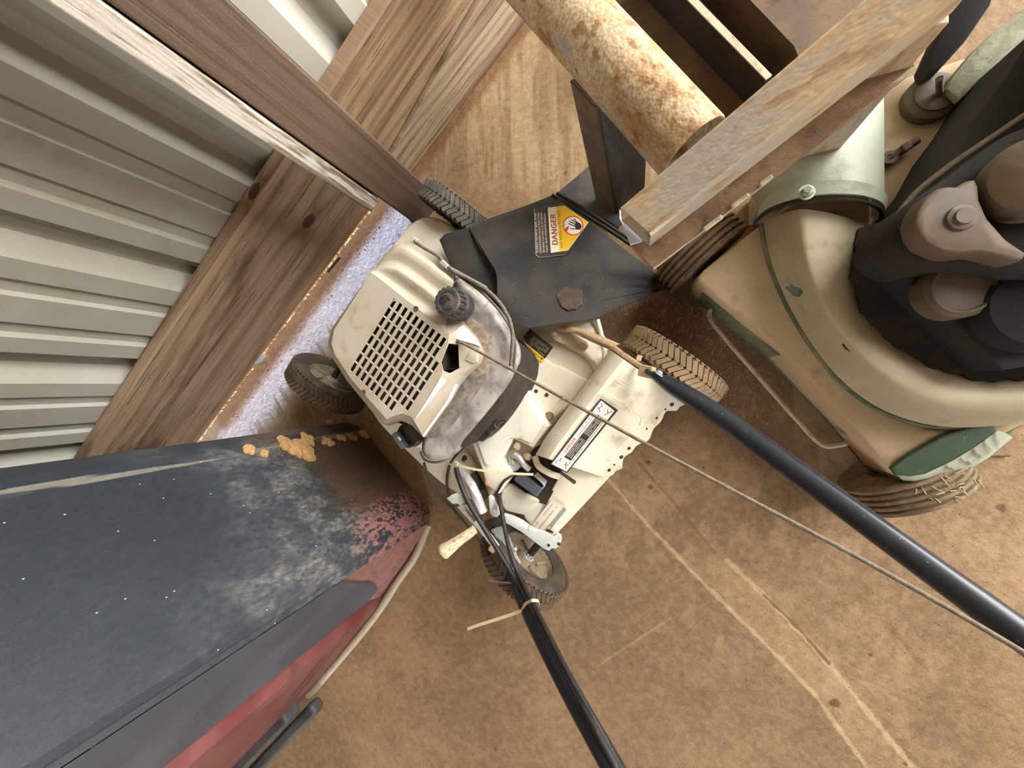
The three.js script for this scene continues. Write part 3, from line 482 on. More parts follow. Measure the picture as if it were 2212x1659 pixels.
// handle brackets and tubes
part('bracket_base', [plate([[1190, 713, .167], [1204, 708, .167], [1232, 718, .167], [1268, 738, .166], [1272, 748, .166], [1264, 757, .166], [1250, 756, .166], [1205, 738, .167], [1192, 729, .167]], 0.004, { bevel: 0.001 })], M.creamDirty, mower, 'riveted base plate of the handle bracket');
parts('rivet', [bolt(P(1199, 722, .1675), 0.0045, V(0, 1, 0), false), bolt(P(1259, 747, .1675), 0.0045, V(0, 1, 0), false)], M.tan, mower);
part('handle_bracket', [loft([[P(1208, 709, .171), .0015, .010], [P(1228, 712, .176), .004, .010], [P(1252, 716, .182), .009, .009], [P(1290, 733, .190), .0105, .0105], [P(1328, 749, .198), .0105, .0105]].map(([p, h, w]) => { const s = V(.47, 0, .88).cross(V(0, 1, 0)).normalize(), r = []; for (let k = 0; k < 14; k++) { const a = k / 14 * 6.2832; r.push(p.clone().addScaledVector(s, Math.cos(a) * w).add(V(0, Math.sin(a) * h, 0))); } return r; }), { cap0: true, cap1: true, ang: 0.9 })], M.tan, mower, 'tan flattened-tube handle bracket');
part('handle_link', [bar(P(1322, 748, .200), P(1352, 770, .210), 0.010, 0.005, V(0.5, 1, -0.5)), tube([P(1345, 765, .208), P(1375, 785, .222), P(1392, 797, .235)], 0.0045), bar(P(1383, 800, .232), P(1412, 806, .246), 0.014, 0.020, V(0, 1, 0), 0.003), bar(P(1375, 772, .215), P(1386, 775, .215), 0.010, 0.002, V(0, 0, 1))], M.tan, mower);
part('bolt', bolt(P(1422, 808, .262), 0.005, V(0.6, 0.2, -0.8)), M.zinc, mower);
{ // flattened where it is bolted on, then round
  const A = P(1575, 912, .305), B = P(2212, 1376, .47), far = A.clone().lerp(B, 1.35), pts = [P(1402, 805, .236), P(1440, 827, .252), P(1500, 863, .279), A];
  const cur = new THREE.CatmullRomCurve3([...pts, A.clone().lerp(B, 0.2)], false, 'centripetal'), rows = [];
  for (let i = 0; i <= 24; i++) { const t = i / 24 * 0.8, p = cur.getPoint(t), x = cur.getTangent(t), s = V(0, 1, 0).cross(x).normalize(), y = x.clone().cross(s), k = sst(0, 0.38, t), R = []; for (let q = 0; q < 24; q++) { const a = q / 24 * 6.2832; R.push(p.clone().addScaledVector(s, Math.cos(a) * lerp(0.006, 0.0138, k)).addScaledVector(y, Math.sin(a) * lerp(0.016, 0.0138, k))); } rows.push(R); }
  part('right_handle_tube', [loft(rows, { cap0: true, ang: 1.2 }), tube([cur.getPoint(0.79), A.clone().lerp(B, 0.2), B, far], 0.0138, { seg: 30, rad: 28 })], M.tube, mower, 'glossy black steel handle tube running out of the frame');
}
part('left_handle_tube', tube([P(1092, 1205, .165), P(1108, 1243, .195), P(1128, 1289, .235), P(1168, 1372, .305), P(1229, 1489, .375), P(1305, 1625, .435), P(1370, 1740, .475)], 0.0138, { seg: 60, rad: 24 }), M.tube, mower, 'black handle tube carrying the cables');
part('left_bracket', plate([[1088, 1111, .170], [1105, 1116, .170], [1125, 1126, .169], [1146, 1141, .167], [1170, 1149, .165], [1194, 1159, .162], [1203, 1153, .161], [1211, 1159, .160], [1212, 1169, .160], [1207, 1181, .160], [1199, 1186, .161], [1191, 1185, .162], [1186, 1190, .162], [1176, 1187, .163], [1150, 1168, .166], [1125, 1149, .168], [1104, 1136, .169], [1091, 1129, .170]], 0.012, { bevel: 0.0015 }), M.palePlate, mower, 'pale bent steel bracket above the rear wheel');
for (const [u, v] of [[1123, 1138], [1185, 1178], [1207, 1175]]) part('bracket_hole', lathe([[0, 0.0006], [0.0032, 0.0005], [0.0034, 0]], P(u, v, 0.1665), V(0, 1, 0), 12), M.darkIron, mower);
part('bracket_plate', [plate([[1055, 1072, .205], [1060, 1069, .205], [1066, 1073, .205], [1070, 1084, .204], [1077, 1098, .203], [1079, 1111, .202], [1073, 1118, .202], [1064, 1116, .202], [1058, 1108, .203]], 0.004, { bevel: 0.001 }), bolt(P(1070, 1104, .203), .0042)], M.palePlate, mower);
part('lower_strap', [plate([[1060, 1146, .150], [1072, 1139, .150], [1086, 1136, .150], [1096, 1152, .150], [1107, 1178, .150], [1116, 1200, .150], [1124, 1217, .150], [1118, 1221, .150], [1100, 1213, .150], [1092, 1207, .150], [1082, 1188, .150], [1090, 1182, .150]], 0.004, { bevel: 0.001 }), bolt(P(1112, 1186, .15), .004, V(.6, .3, .3))], M.zinc, mower);
part('left_tube_mount', loft([[P(985, 1006, .176), .002, .007], [P(996, 1022, .178), .003, .010], [P(1006, 1030, .180), .007, .010], [P(1018, 1048, .186), .0105, .0105], [P(1030, 1075, .192), .0105, .0105], [P(1043, 1108, .198), .0105, .0105]].map(([p, h, w]) => { const s = V(.4, 0, .9).cross(V(0, 1, 0)).normalize(), r = []; for (let k = 0; k < 14; k++) { const a = k / 14 * 6.2832; r.push(p.clone().addScaledVector(s, Math.cos(a) * w).add(V(0, Math.sin(a) * h, 0))); } return r; }), { cap0: true, cap1: true, ang: 0.9 }), M.zinc, mower, 'pale flattened tube');
part('rusty_linkage', [tube([P(1020, 1022, .16), P(1035, 1050, .16), P(1048, 1078, .16)], 0.011), tube([P(1052, 1132, .16), P(1072, 1126, .165), P(1088, 1118, .165)], 0.008), bolt(P(1044, 1062, .172), .006)], M.darkIron, mower);
part('height_lever', [plate([[965, 1077, .205], [975, 1069, .206], [986, 1065, .206], [996, 1070, .206], [1003, 1079, .205], [1002, 1087, .205], [993, 1092, .204], [988, 1088, .204], [978, 1089, .204]], 0.0035, { bevel: 0.001 }),
  plate([[987, 1096, .200], [996, 1090, .200], [1006, 1091, .200], [1030, 1119, .196], [1056, 1150, .190], [1078, 1178, .184], [1070, 1190, .182], [1062, 1183, .184], [1034, 1146, .190], [1005, 1116, .197]], 0.004, { bevel: 0.001, holes: [[[1003, 1101], [1010, 1100], [1030, 1124], [1024, 1130]]] })], M.palePlate, mower, 'pale slotted height adjuster lever');
part('lever_end', bar(P(1057, 1181, .188), P(1069, 1190, .186), 0.012, 0.008, V(.7, 0, -.7)), M.tan, mower);
{
  const a = P(1026, 1143, .212), b = P(955, 1194, .236), ax = b.clone().sub(a), L = ax.length();
  part('lever_grip', [lathe([[0, -0.002], [0.0085, 0], [0.009, 0.006], [0.0105, L * 0.5], [0.0138, L * 0.86], [0.0150, L - 0.004], [0.0132, L], [0.008, L + 0.001], [0.0075, L - 0.004], [0, L - 0.004]], a, ax, 22, 0.6)], grimy([214, 192, 160], [188, 160, 126], [64, 48, 38], { seed: 291, size: 0.05, amount: 0.6, grimeAt: 0.56, specks: 0.01, spark: [60, 44, 34], rough: 0.7, cells: 6, px: 256 }), mower, 'mottled cream lever grip');
}
// cables, ties, starter rope
const cable = (name, r, pts, m = M.cable, label = null) => part(name, tube(pts.map((p) => P(...p)), r, { seg: 70, rad: 8 }), m, mower, label);
cable('control_cable', 0.0052, [[985, 1010, .20], [994, 1042, .205], [1012, 1085, .21], [1040, 1132, .212], [1070, 1180, .216], [1098, 1226, .222], [1126, 1270, .245], [1158, 1330, .300], [1196, 1405, .355], [1250, 1505, .405], [1300, 1600, .440], [1380, 1750, .480]]);
cable('control_cable', 0.0042, [[1076, 1068, .20], [1082, 1095, .215], [1090, 1140, .22], [1100, 1185, .222], [1116, 1230, .228], [1140, 1282, .262], [1176, 1352, .325], [1220, 1440, .378], [1275, 1540, .420], [1330, 1640, .448], [1395, 1750, .480]]);
cable('control_cable', 0.0026, [[916, 1000, .22], [925, 1030, .20], [948, 1066, .18], [990, 1112, .16], [1030, 1160, .15], [1075, 1215, .155], [1104, 1258, .19], [1122, 1290, .225]]);
cable('control_cable', 0.0030, [[1052, 915, .262], [1018, 950, .25], [990, 978, .23], [972, 1004, .21], [966, 1035, .18], [968, 1065, .14], [985, 1110, .10]]);
cable('control_cable', 0.0026, [[1070, 1070, .20], [1088, 1040, .196], [1104, 1028, .19], [1120, 1010, .17]]);
cable('ground_wire', 0.0036, [[984, 1016, .196], [987, 1028, .197], [994, 1042, .197], [1001, 1052, .196]], M.red, 'short red sleeve');
cable('throttle_cable', 0.0030, [[893, 520, .30], [915, 535, .31], [945, 552, .315], [962, 570, .325], [985, 590, .335], [1020, 607, .345], [1052, 627, .35], [1080, 655, .35], [1100, 690, .348], [1107, 722, .344], [1106, 755, .338], [1103, 790, .328]], M.cord, 'grey sheathed cable looping over the tank');
cable('throttle_cable', 0.0022, [[960, 575, .322], [1000, 602, .335], [1050, 640, .338], [1092, 690, .336], [1112, 735, .330], [1110, 800, .315]], M.cord);
parts('cable_clip', [bar(P(955, 566, .325), P(968, 578, .330), 0.010, 0.008, V(0, 1, 0)), bar(P(889, 516, .30), P(902, 524, .30), 0.007, 0.012, V(0, 1, 0))], M.zinc, mower);
part('throttle_bracket', bar(P(972, 580, .328), P(1050, 623, .344), 0.008, 0.006, V(0, 1, 0.4), 0.002), M.tank, mower);
part('switch_plug', [bar(P(1036, 947, .285), P(1058, 929, .285), 0.016, 0.012, V(0.5, 0, .7), 0.002), bar(P(1054, 931, .287), P(1074, 919, .287), 0.011, 0.016, V(0.5, 0, .7), 0.002), tube([P(1072, 921, .29), P(1078, 912, .292), P(1090, 908, .292), P(1090, 913, .292), P(1080, 921, .29)], 0.0012)], M.cable, mower, 'black wire plug beside the tank');
part('cable_tie', [ribbon([P(970, 1002, .215), P(985, 1004, .222), P(1008, 1010, .226), P(1045, 1017, .232), P(1090, 1022, .236), P(1152, 1025, .238)], 0.0042, 0.0012, V(0, 0.4, 1)), bar(P(982, 999, .22), P(990, 1004, .222), 0.007, 0.006, V(0, 0, 1))], M.tie, mower, 'long pale cable tie across the baffle');
part('cable_tie', [ribbon([P(1127, 1318, .262), P(1136, 1304, .285), P(1150, 1297, .30), P(1161, 1298, .29), P(1165, 1304, .272)], 0.0045, 0.0014, V(0.45, 0.2, 0.85)), ribbon([P(1132, 1317, .268), P(1100, 1329, .262), P(1060, 1342, .255), P(1028, 1352, .248), P(1010, 1359, .244)], 0.005, 0.0013, V(0, 0.6, 1)), bar(P(1126, 1314, .268), P(1134, 1319, .268), 0.008, 0.007, V(0, 0, 1))], M.tie, mower, 'pale cable tie around the left handle tube');
part('cable_tie', [ribbon([P(1118, 1262, .225), P(1100, 1259, .22), P(1075, 1257, .215), P(1056, 1254, .212)], 0.003, 0.001, V(0, 1, 0.6))], M.cord, mower, 'thin grey cable tie tail');
part('starter_rope', tube([P(985, 742, .347), P(989, 738, .352), P(1000, 742, .355), P(1216, 860, .405), P(1420, 972, .440), P(1640, 1090, .470), P(1850, 1202, .492), P(2060, 1320, .512), P(2230, 1421, .527), P(2420, 1540, .545)], 0.0022, { seg: 160, rad: 8 }), M.rope, mower, 'thin twisted starter rope pulled up towards the handle');
part('rope_knot', [lathe([[0, -0.004], [0.004, 0], [0, 0.004]], P(1216, 860, .406), V(1, 0.3, 0.6), 8)], M.rope, mower);

// ---------------------------------------------------------------- chute and printed labels of the pale mower
const chuteH = (u, v) => 0.212 - 0.00055 * ((u - 1075) * 0.61 - (v - 590) * 0.79);
const onChute = (u, v, d = 0) => P(u, v, chuteH(u, v) + d);
const chute = (() => {
  const A = [[1015, 493], [1038, 479], [1075, 465], [1100, 457], [1150, 439], [1197, 420]], B = [[1074, 590], [1110, 588], [1150, 586], [1215, 586], [1290, 588], [1425, 597]], C = [[1077, 641], [1108, 665], [1150, 650], [1210, 648], [1276, 653], [1436, 622]];
  const E2 = [[1084, 660], [1123, 702], [1144, 708], [1212, 698], [1279, 690], [1436, 623]];
  const rows = [], back = [];
  for (let i = 0; i < 6; i++) {
    const r = [], m = (t) => [lerp(A[i][0], B[i][0], t), lerp(A[i][1], B[i][1], t)];
    const a0 = onChute(...A[i]); r.push(V(a0.x, a0.y - 0.05, a0.z), onChute(A[i][0], A[i][1], -0.008));
    for (const t of [0.08, 0.3, 0.5, 0.7, 0.9]) r.push(onChute(...m(t), 0.004 * Math.sin(Math.PI * t)));
    r.push(onChute(B[i][0], B[i][1], -0.003), onChute(lerp(B[i][0], C[i][0], 0.5), lerp(B[i][1], C[i][1], 0.5), i === 5 ? -0.016 : -0.006), onChute(C[i][0], C[i][1], i === 5 ? -0.03 : -0.010), onChute(E2[i][0], E2[i][1], i === 5 ? -0.034 : -0.013));
    rows.push(r);
  }
  const fine = []; for (let i = 0; i < 6; i++) fine.push(rows[i]);
  const o = part('discharge_chute', [loft(fine, { closed: false, ang: 1.0 }), loft(fine.map((r) => r.map((p) => V(p.x, p.y - 0.003, p.z))), { closed: false, ang: 1.0 })], M.chute, mower, 'dusty black plastic side chute with warning label');
  part('inner_flap', [plate([[950, 519, .192], [960, 506, .192], [990, 497, .188], [1018, 491, .182], [1040, 534, .190], [1058, 560, .195], [1076, 592, .198], [1078, 641, .19], [1100, 680, .185], [1060, 650, .195], [1020, 610, .20], [990, 592, .203], [966, 566, .203]], 0.012, { bevel: 0.003 })], M.chute, o);
  part('seam', tube([[1015, 493], [1036, 533], [1060, 568], [1073, 590], [1075, 640]].map(([u, v]) => onChute(u, v, -0.001)), 0.0016, { seg: 30, rad: 6 }), M.cable, o);
  part('outer_flange', [tube([[1193, 421], [1270, 468], [1350, 520], [1410, 565], [1436, 597], [1439, 612], [1430, 624]].map(([u, v]) => onChute(u, v, -0.004)), 0.0038, { seg: 40 }), tube([[1203, 417], [1280, 464], [1358, 516], [1420, 560], [1446, 592], [1449, 612], [1440, 626]].map(([u, v]) => onChute(u, v, -0.012)), 0.0036, { seg: 40 })], M.chute, o);
  const mp = []; for (let k = 0; k < 22; k++) { const a = k / 22 * 6.283, r = 1 + 0.2 * (hash(k, 1, 5) - 0.5); mp.push([1232 + 29 * r * Math.cos(a), 642 + 27 * r * Math.sin(a)]); }
  part('mud_patch', plate(mp.map(([u, v]) => [u, v, chuteH(u, v) - 0.0065]), 0.004, { bevel: 0.002 }), M.mud, o, 'dried mud patch');
  part('pivot_bolt', [bolt(P(1279, 674, .125), .0065, V(0.6, 0.5, -0.6)), bar(P(1268, 660, .13), P(1274, 672, .125), 0.008, 0.004, V(0, 1, 0))], M.blackCap, o);
  part('hinge_rod', tube([P(1278, 668, .135), P(1284, 700, .14), P(1300, 742, .142), P(1311, 758, .142)], 0.0035, { seg: 20 }), M.zinc, mower);
  return o;
})();
// printing
const canvas = (w, h, draw) => { const c = document.createElement('canvas'); c.width = w; c.height = h; draw(c.getContext('2d'), w, h); const t = new THREE.CanvasTexture(c); t.colorSpace = THREE.SRGBColorSpace; t.magFilter = THREE.LinearFilter; return t; };
// thin label: outline in px with heights; uv runs along the label's own edges (top-left, top-right, bottom-left corner given as px + height)
function label(name, outline, tl, tr, bl, tex, parent, text) {
  const g = plate(outline, 0.0008, { bevel: 0 }), p = g.attributes.position, uv = g.attributes.uv, o = P(...tl), a = P(...tr).sub(o), b = P(...bl).sub(o);
  const aa = a.x * a.x + a.z * a.z, bb = b.x * b.x + b.z * b.z, ab = a.x * b.x + a.z * b.z, det = aa * bb - ab * ab;
  for (let i = 0; i < p.count; i++) { const x = p.getX(i) - o.x, z = p.getZ(i) - o.z, pa = x * a.x + z * a.z, pb = x * b.x + z * b.z; uv.setXY(i, (pa * bb - pb * ab) / det, 1 - (pb * aa - pa * ab) / det); }
  return part(name, g, mat({ map: tex, roughness: 0.5 }), parent, text);
}
const textLines = (c, x, y, w, h, n, col, seed, size) => { // small print too fine to read: words as short dashes
  c.fillStyle = col; for (let k = 0; k < n; k++) { let q = x; const yy = y + h * k / n; while (q < x + w - size) { const l = size * (1 + 4 * hash(k, q | 0, seed)); if (hash(q | 0, k, seed + 1) > 0.12) { for (let z = q; z < Math.min(q + l, x + w); z += size * 0.62) { c.fillRect(z, yy, size * 0.42, h / n * (0.45 + 0.15 * hash(z | 0, k, seed))); } } q += l + size * 0.6; } } };
const grime = (c, w, h, seed, col, n, a) => { for (let k = 0; k < n; k++) { c.globalAlpha = a * hash(k, 2, seed); c.fillStyle = col; c.beginPath(); const r = 2 + 14 * hash(k, 3, seed) ** 3; c.ellipse(w * hash(k, 4, seed), h * hash(k, 5, seed), r, r * (0.4 + hash(k, 6, seed)), 0, 0, 7); c.fill(); } c.globalAlpha = 1; };
{ // pentagonal danger label on the chute, reads from the lower end upwards
  const K = 8, ox = 1150, oy = 436, X = (u) => (u - ox) * K, Y = (v) => (v - oy) * K;
  const poly = (c, pts) => { c.beginPath(); pts.forEach(([u, v], i) => i ? c.lineTo(X(u), Y(v)) : c.moveTo(X(u), Y(v))); c.closePath(); };
  const out = [[1153.5, 451], [1158, 449.5], [1212, 439.5], [1219, 440.5], [1272, 479], [1273, 485], [1227, 547], [1221, 550.5], [1164, 556.5], [1157, 551]];
  const tex = canvas(1024, 1000, (c, w, h) => {
    c.fillStyle = '#2a2827'; c.fillRect(0, 0, w, h);
    c.strokeStyle = '#b9a893'; c.lineWidth = 9; poly(c, out); c.stroke();
    poly(c, [[1183, 449.5], [1218.6, 444.6], [1267.5, 482], [1222, 541.5], [1187.5, 546.5]]); c.fillStyle = '#f2c21c'; c.fill(); c.strokeStyle = '#efe6d2'; c.lineWidth = 7; c.stroke();
    poly(c, [[1183, 449.5], [1200.5, 447.3], [1205, 544], [1187.5, 546.5]]); c.fillStyle = '#efe2cc'; c.fill();
    const up = (s, u, v, px, col, font, len) => { c.save(); c.translate(X(u), Y(v)); c.rotate(-Math.PI / 2 - 0.045); c.fillStyle = col; c.font = px + 'px ' + font; if (len) c.scale(len / c.measureText(s).width, 1); if (px > 100) { c.lineWidth = 7; c.strokeStyle = col; c.strokeText(s, 0, 0); } c.fillText(s, 0, 0); c.restore(); };
    up('DANGER', 1201.5, 531.5, 118, '#a03a34', 'bold sans-serif', 545); 
    up('KEEP HANDS and FEET AWAY', 1212, 537, 58, '#3a3222', 'bold sans-serif', 660);
    c.save(); c.translate(X(1162), Y(547)); c.rotate(-Math.PI / 2 - 0.045); const L = ['TO REDUCE THE RISK OF INJURY, DO NOT', 'OPERATE MOWER UNLESS EITHER GUARD', 'OR GRASS CATCHER IS IN ITS PROPER', 'PLACE. READ OPERATOR MANUAL.']; c.fillStyle = '#cdbfa6'; c.font = 'bold 44px sans-serif'; L.forEach((s, k) => { c.save(); c.translate(0, 52 * k); c.scale(690 / c.measureText(s).width, 1); c.fillText(s, 0, 0); c.restore(); }); c.restore();
    c.beginPath(); c.arc(X(1235), Y(489), 20.5 * K, 0, 7); c.fillStyle = '#f4ead8'; c.fill(); c.strokeStyle = '#d8402c'; c.lineWidth = 20; c.stroke();
    // hand with five fingers pointing left, and the red blade
    c.fillStyle = '#23262a'; c.strokeStyle = '#23262a'; c.lineCap = 'round';
    c.beginPath(); c.moveTo(X(1242), Y(479)); c.lineTo(X(1250), Y(484)); c.lineTo(X(1253.5), Y(490)); c.lineTo(X(1250), Y(498)); c.lineTo(X(1241), Y(498)); c.lineTo(X(1238), Y(490)); c.closePath(); c.fill();
    for (const [a, b, d, e, l] of [[1244, 482, 1238, 474, 16], [1243, 484, 1233, 476, 17], [1241, 487, 1228, 480, 17], [1240, 491, 1226, 485, 16], [1246, 497, 1230, 496, 15]]) { c.lineWidth = l; c.beginPath(); c.moveTo(X(a), Y(b)); c.lineTo(X(d), Y(e)); c.stroke(); }
    c.fillStyle = '#d23a34'; c.beginPath(); [[1227, 490], [1224, 498], [1220, 504], [1217, 500], [1219, 494]].forEach(([u, v], i) => i ? c.lineTo(X(u), Y(v)) : c.moveTo(X(u), Y(v))); c.fill();
    grime(c, w, h, 5, '#6b543a', 260, 0.22); grime(c, w, h, 9, '#d8c8a8', 120, 0.12);
  });
  const hh = (u, v) => chuteH(u, v) + 0.0052;
  label('danger_label', out.map(([u, v]) => [u, v, hh(u, v)]), [1150, 436, hh(1150, 436)], [1278, 436, hh(1278, 436)], [1150, 561, hh(1150, 561)], tex, chute, 'yellow and white danger label with a hand symbol');
}
{ // long danger label on the rear cover, reads from the lower left upwards
  const tex = canvas(1024, 240, (c, w, h) => {
    c.fillStyle = '#f3ead9'; c.fillRect(0, 0, w, h); c.strokeStyle = '#34302c'; c.lineWidth = 16; c.strokeRect(8, 8, w - 16, h - 16);
    c.lineWidth = 3; c.strokeStyle = '#8a5a52'; for (const x of [165, 860]) { c.beginPath(); c.moveTo(x, 12); c.lineTo(x, h - 12); c.stroke(); } c.beginPath(); c.moveTo(12, 112); c.lineTo(165, 112); c.moveTo(860, 120); c.lineTo(w - 12, 120); c.stroke();
    c.fillStyle = '#c0302c'; c.font = 'bold 52px sans-serif'; c.save(); c.translate(228, 66); c.scale(225 / c.measureText('DANGER').width, 1); c.fillText('DANGER', 0, 0); c.restore();
    c.strokeStyle = '#d07a5a'; c.lineWidth = 4; c.beginPath(); c.moveTo(178, 64); c.lineTo(196, 30); c.lineTo(214, 64); c.closePath(); c.stroke();
    textLines(c, 480, 26, 360, 50, 2, '#4a443e', 31, 9);
    c.fillStyle = '#2c2a28'; c.fillRect(170, 82, 680, 98); textLines(c, 200, 90, 290, 84, 4, '#d9ccb8', 41, 8); textLines(c, 560, 88, 280, 88, 5, '#d9ccb8', 43, 8);
    textLines(c, 190, 190, 640, 24, 1, '#4a443e', 47, 9);
    const fig = (x, y, s, col) => { c.strokeStyle = col; c.fillStyle = col; c.lineWidth = 9; c.lineCap = 'round'; for (const q of s) { c.beginPath(); c.moveTo(x + q[0], y + q[1]); c.lineTo(x + q[2], y + q[3]); c.stroke(); } };
    fig(30, 30, [[10, 20, 45, 10], [45, 10, 80, 40], [80, 40, 110, 30]], '#2a2a2a'); fig(30, 55, [[10, 30, 30, 15], [40, 35, 70, 20]], '#c8908a');
    fig(30, 130, [[20, 60, 60, 20], [60, 20, 100, 20], [60, 20, 70, 60], [100, 60, 115, 50]], '#2a2a2a');
    fig(880, 30, [[10, 60, 40, 20], [40, 20, 80, 40], [80, 40, 100, 10], [40, 20, 30, 5]], '#2a2a2a'); fig(880, 135, [[10, 20, 50, 40], [50, 40, 90, 10], [60, 40, 110, 70]], '#2a2a2a');
    grime(c, w, h, 15, '#7d6648', 90, 0.18);
  });
  const q = [[1188, 1003], [1298, 861], [1335, 886], [1225, 1022]], hs = [0.2395, 0.2395, 0.2, 0.2].map((x, i) => x + (i > 1 ? 0.0005 : 0.0012));
  const o = q.map((p, i) => [...p, hs[i]]);
  label('danger_label', o, o[0], o[1], o[3], tex, back, 'long black and white danger label with red heading');
}
{ // faded data plate on the flap; its name is worn off
  const tex = canvas(512, 256, (c, w, h) => {
    c.fillStyle = '#e2d6bf'; c.fillRect(0, 0, w, h);
    c.strokeStyle = '#8a8074'; c.lineWidth = 10; c.strokeRect(6, 6, w - 12, h - 12); c.fillStyle = '#8b8278'; c.fillRect(6, 196, w - 12, 54); c.fillStyle = '#c6bcaa'; c.fillRect(70, 208, 90, 32);
    c.globalAlpha = 0.55; textLines(c, 40, 40, 420, 60, 1, '#8a8070', 61, 30); c.globalAlpha = 0.8; textLines(c, 40, 112, 420, 40, 1, '#6f675d', 63, 12); c.globalAlpha = 1;
    grime(c, w, h, 25, '#8a7252', 70, 0.2);
  });
  const q = [[1147, 1137, .1135], [1184, 1087, .1285], [1190, 1081, .1295], [1223, 1099, .114], [1222, 1104, .1125], [1180, 1154, .1005]];
  label('data_plate', q, [1143, 1138, .113], [1190, 1079, .130], [1178, 1157, .099], tex, mower, 'faded data plate with a grey band');
}
{ // caution label on the deck, upside down in the picture
  const tex = canvas(512, 420, (c, w, h) => {
    c.fillStyle = '#2a2824'; c.fillRect(0, 0, w, h); c.fillStyle = '#efc62a'; c.fillRect(0, 0, w, 120);
    c.fillStyle = '#4a4224'; c.font = 'bold 84px sans-serif'; c.fillText('Caution', 120, 90); c.beginPath(); c.moveTo(28, 96); c.lineTo(66, 28); c.lineTo(104, 96); c.fill(); c.fillStyle = '#efc62a'; c.fillRect(62, 52, 8, 24); c.fillRect(62, 82, 8, 8);
    textLines(c, 60, 150, 400, 220, 6, '#a89c70', 71, 16); grime(c, w, h, 35, '#6b5a3a', 90, 0.25);
  });
  const q = [[1145, 710, .169], [1195, 750, .167], [1176, 776, .168], [1172, 781, .168], [1167, 782, .168], [1141, 757, .169], [1131, 728, .170]];
  label('caution_label', q, [1171, 785, .1685], [1129, 750, .1695], [1195, 751, .1675], tex, mower, 'black and yellow caution label');
}

// ---------------------------------------------------------------- tall black cabinet at the lower left
Object.assign(M, {
  cabinet: (() => { // navy-black sheet: brown dust low down, pale scuffs, paint worn to reddish primer along the foot; u along the face, v up
    const w = 1024, h = 1024, a = field(w, h, 4, 6, 6, 401), b = field(w, h, 18, 26, 5, 411), f = field(w, h, 120, 120, 3, 421), s = field(w, h, 60, 8, 4, 431);
    const map = dataTex(w, h, (x, y, i, j) => {
      const q = j * w + i, X = x * 0.6, Y = y * 0.9;                             // metres from the wall-side edge, up from the floor
      let c = mix3([27, 32, 38], [38, 43, 50], a[q]);
      const dust = sst(0.20, 0.0, Math.abs(Y - 0.20 - 0.20 * X) - 0.30 * (a[q] - 0.40)) * (0.35 + 0.65 * sst(0.36, 0.62, b[q]));
      c = mix3(c, [122, 116, 106], 0.62 * dust * (0.2 + 1.3 * f[q]));
      const low = sst(0.15, 0.05, Y - 0.10 + 0.12 * (a[q] - 0.5) - 0.06 * sst(0.12, 0.0, X) + 0.30 * sst(0.24, 0.36, X));
      c = mix3(c, mix3([58, 42, 30], [92, 68, 48], b[q]), 0.88 * low);
      const prim = sst(0.0, 0.05, X - 0.235 - 0.12 * (b[q] - 0.5)) * sst(0.26, 0.18, Y - 0.08 * (a[q] - 0.5) + 0.25 * (0.34 - X));
      c = mix3(c, [146, 96, 90], 0.8 * prim * sst(0.42, 0.54, 0.6 * f[q] + 0.4 * b[q]));
      if (Math.abs(X - 0.055 - 0.006 * (a[q] - 0.5)) < 0.007) c = mix3(c, [126, 118, 104], 0.75 * sst(0.42, 0.6, s[q]));
      if (hash(i >> 1, j >> 1, 77) < 0.00035) c = [206, 202, 196];
      const n = (hash(i, j, 12) - 0.5) * 16 + (f[q] - 0.5) * 14; return [c[0] + n, c[1] + n, c[2] + n];
    });
    map.wrapS = map.wrapT = THREE.ClampToEdgeWrapping;
    return mat({ map, roughness: 0.5 });
  })(),
  cabinetSide: grimy([54, 60, 68], [88, 92, 96], [58, 56, 54], { seed: 441, size: 0.5, amount: 0.5, grimeAt: 0.66, specks: 0.0008, spark: [200, 196, 190], rough: 0.5 }),
  redPaint: grimy([98, 45, 44], [122, 80, 74], [66, 38, 35], { seed: 443, size: 0.3, amount: 0.6, rough: 0.45 }),
  rail: grimy([48, 48, 50], [86, 82, 76], [36, 34, 34], { seed: 445, size: 0.3, amount: 0.5, rough: 0.6 }),
  trimGrey: grimy([158, 146, 124], [176, 158, 130], [110, 90, 68], { seed: 447, size: 0.2, amount: 0.6, rough: 0.6, px: 256 }),
  nest: grimy([186, 144, 92], [208, 172, 122], [136, 98, 60], { seed: 449, size: 0.04, amount: 0.9, rough: 1, bump: 0.002, cells: 4, px: 256 }),
});
const cabinet = thing('tall_cabinet', 'tall black cabinet with mud nests on its dusty face and a dark red side', 'cabinet', W(-0.75, 0, -0.28));
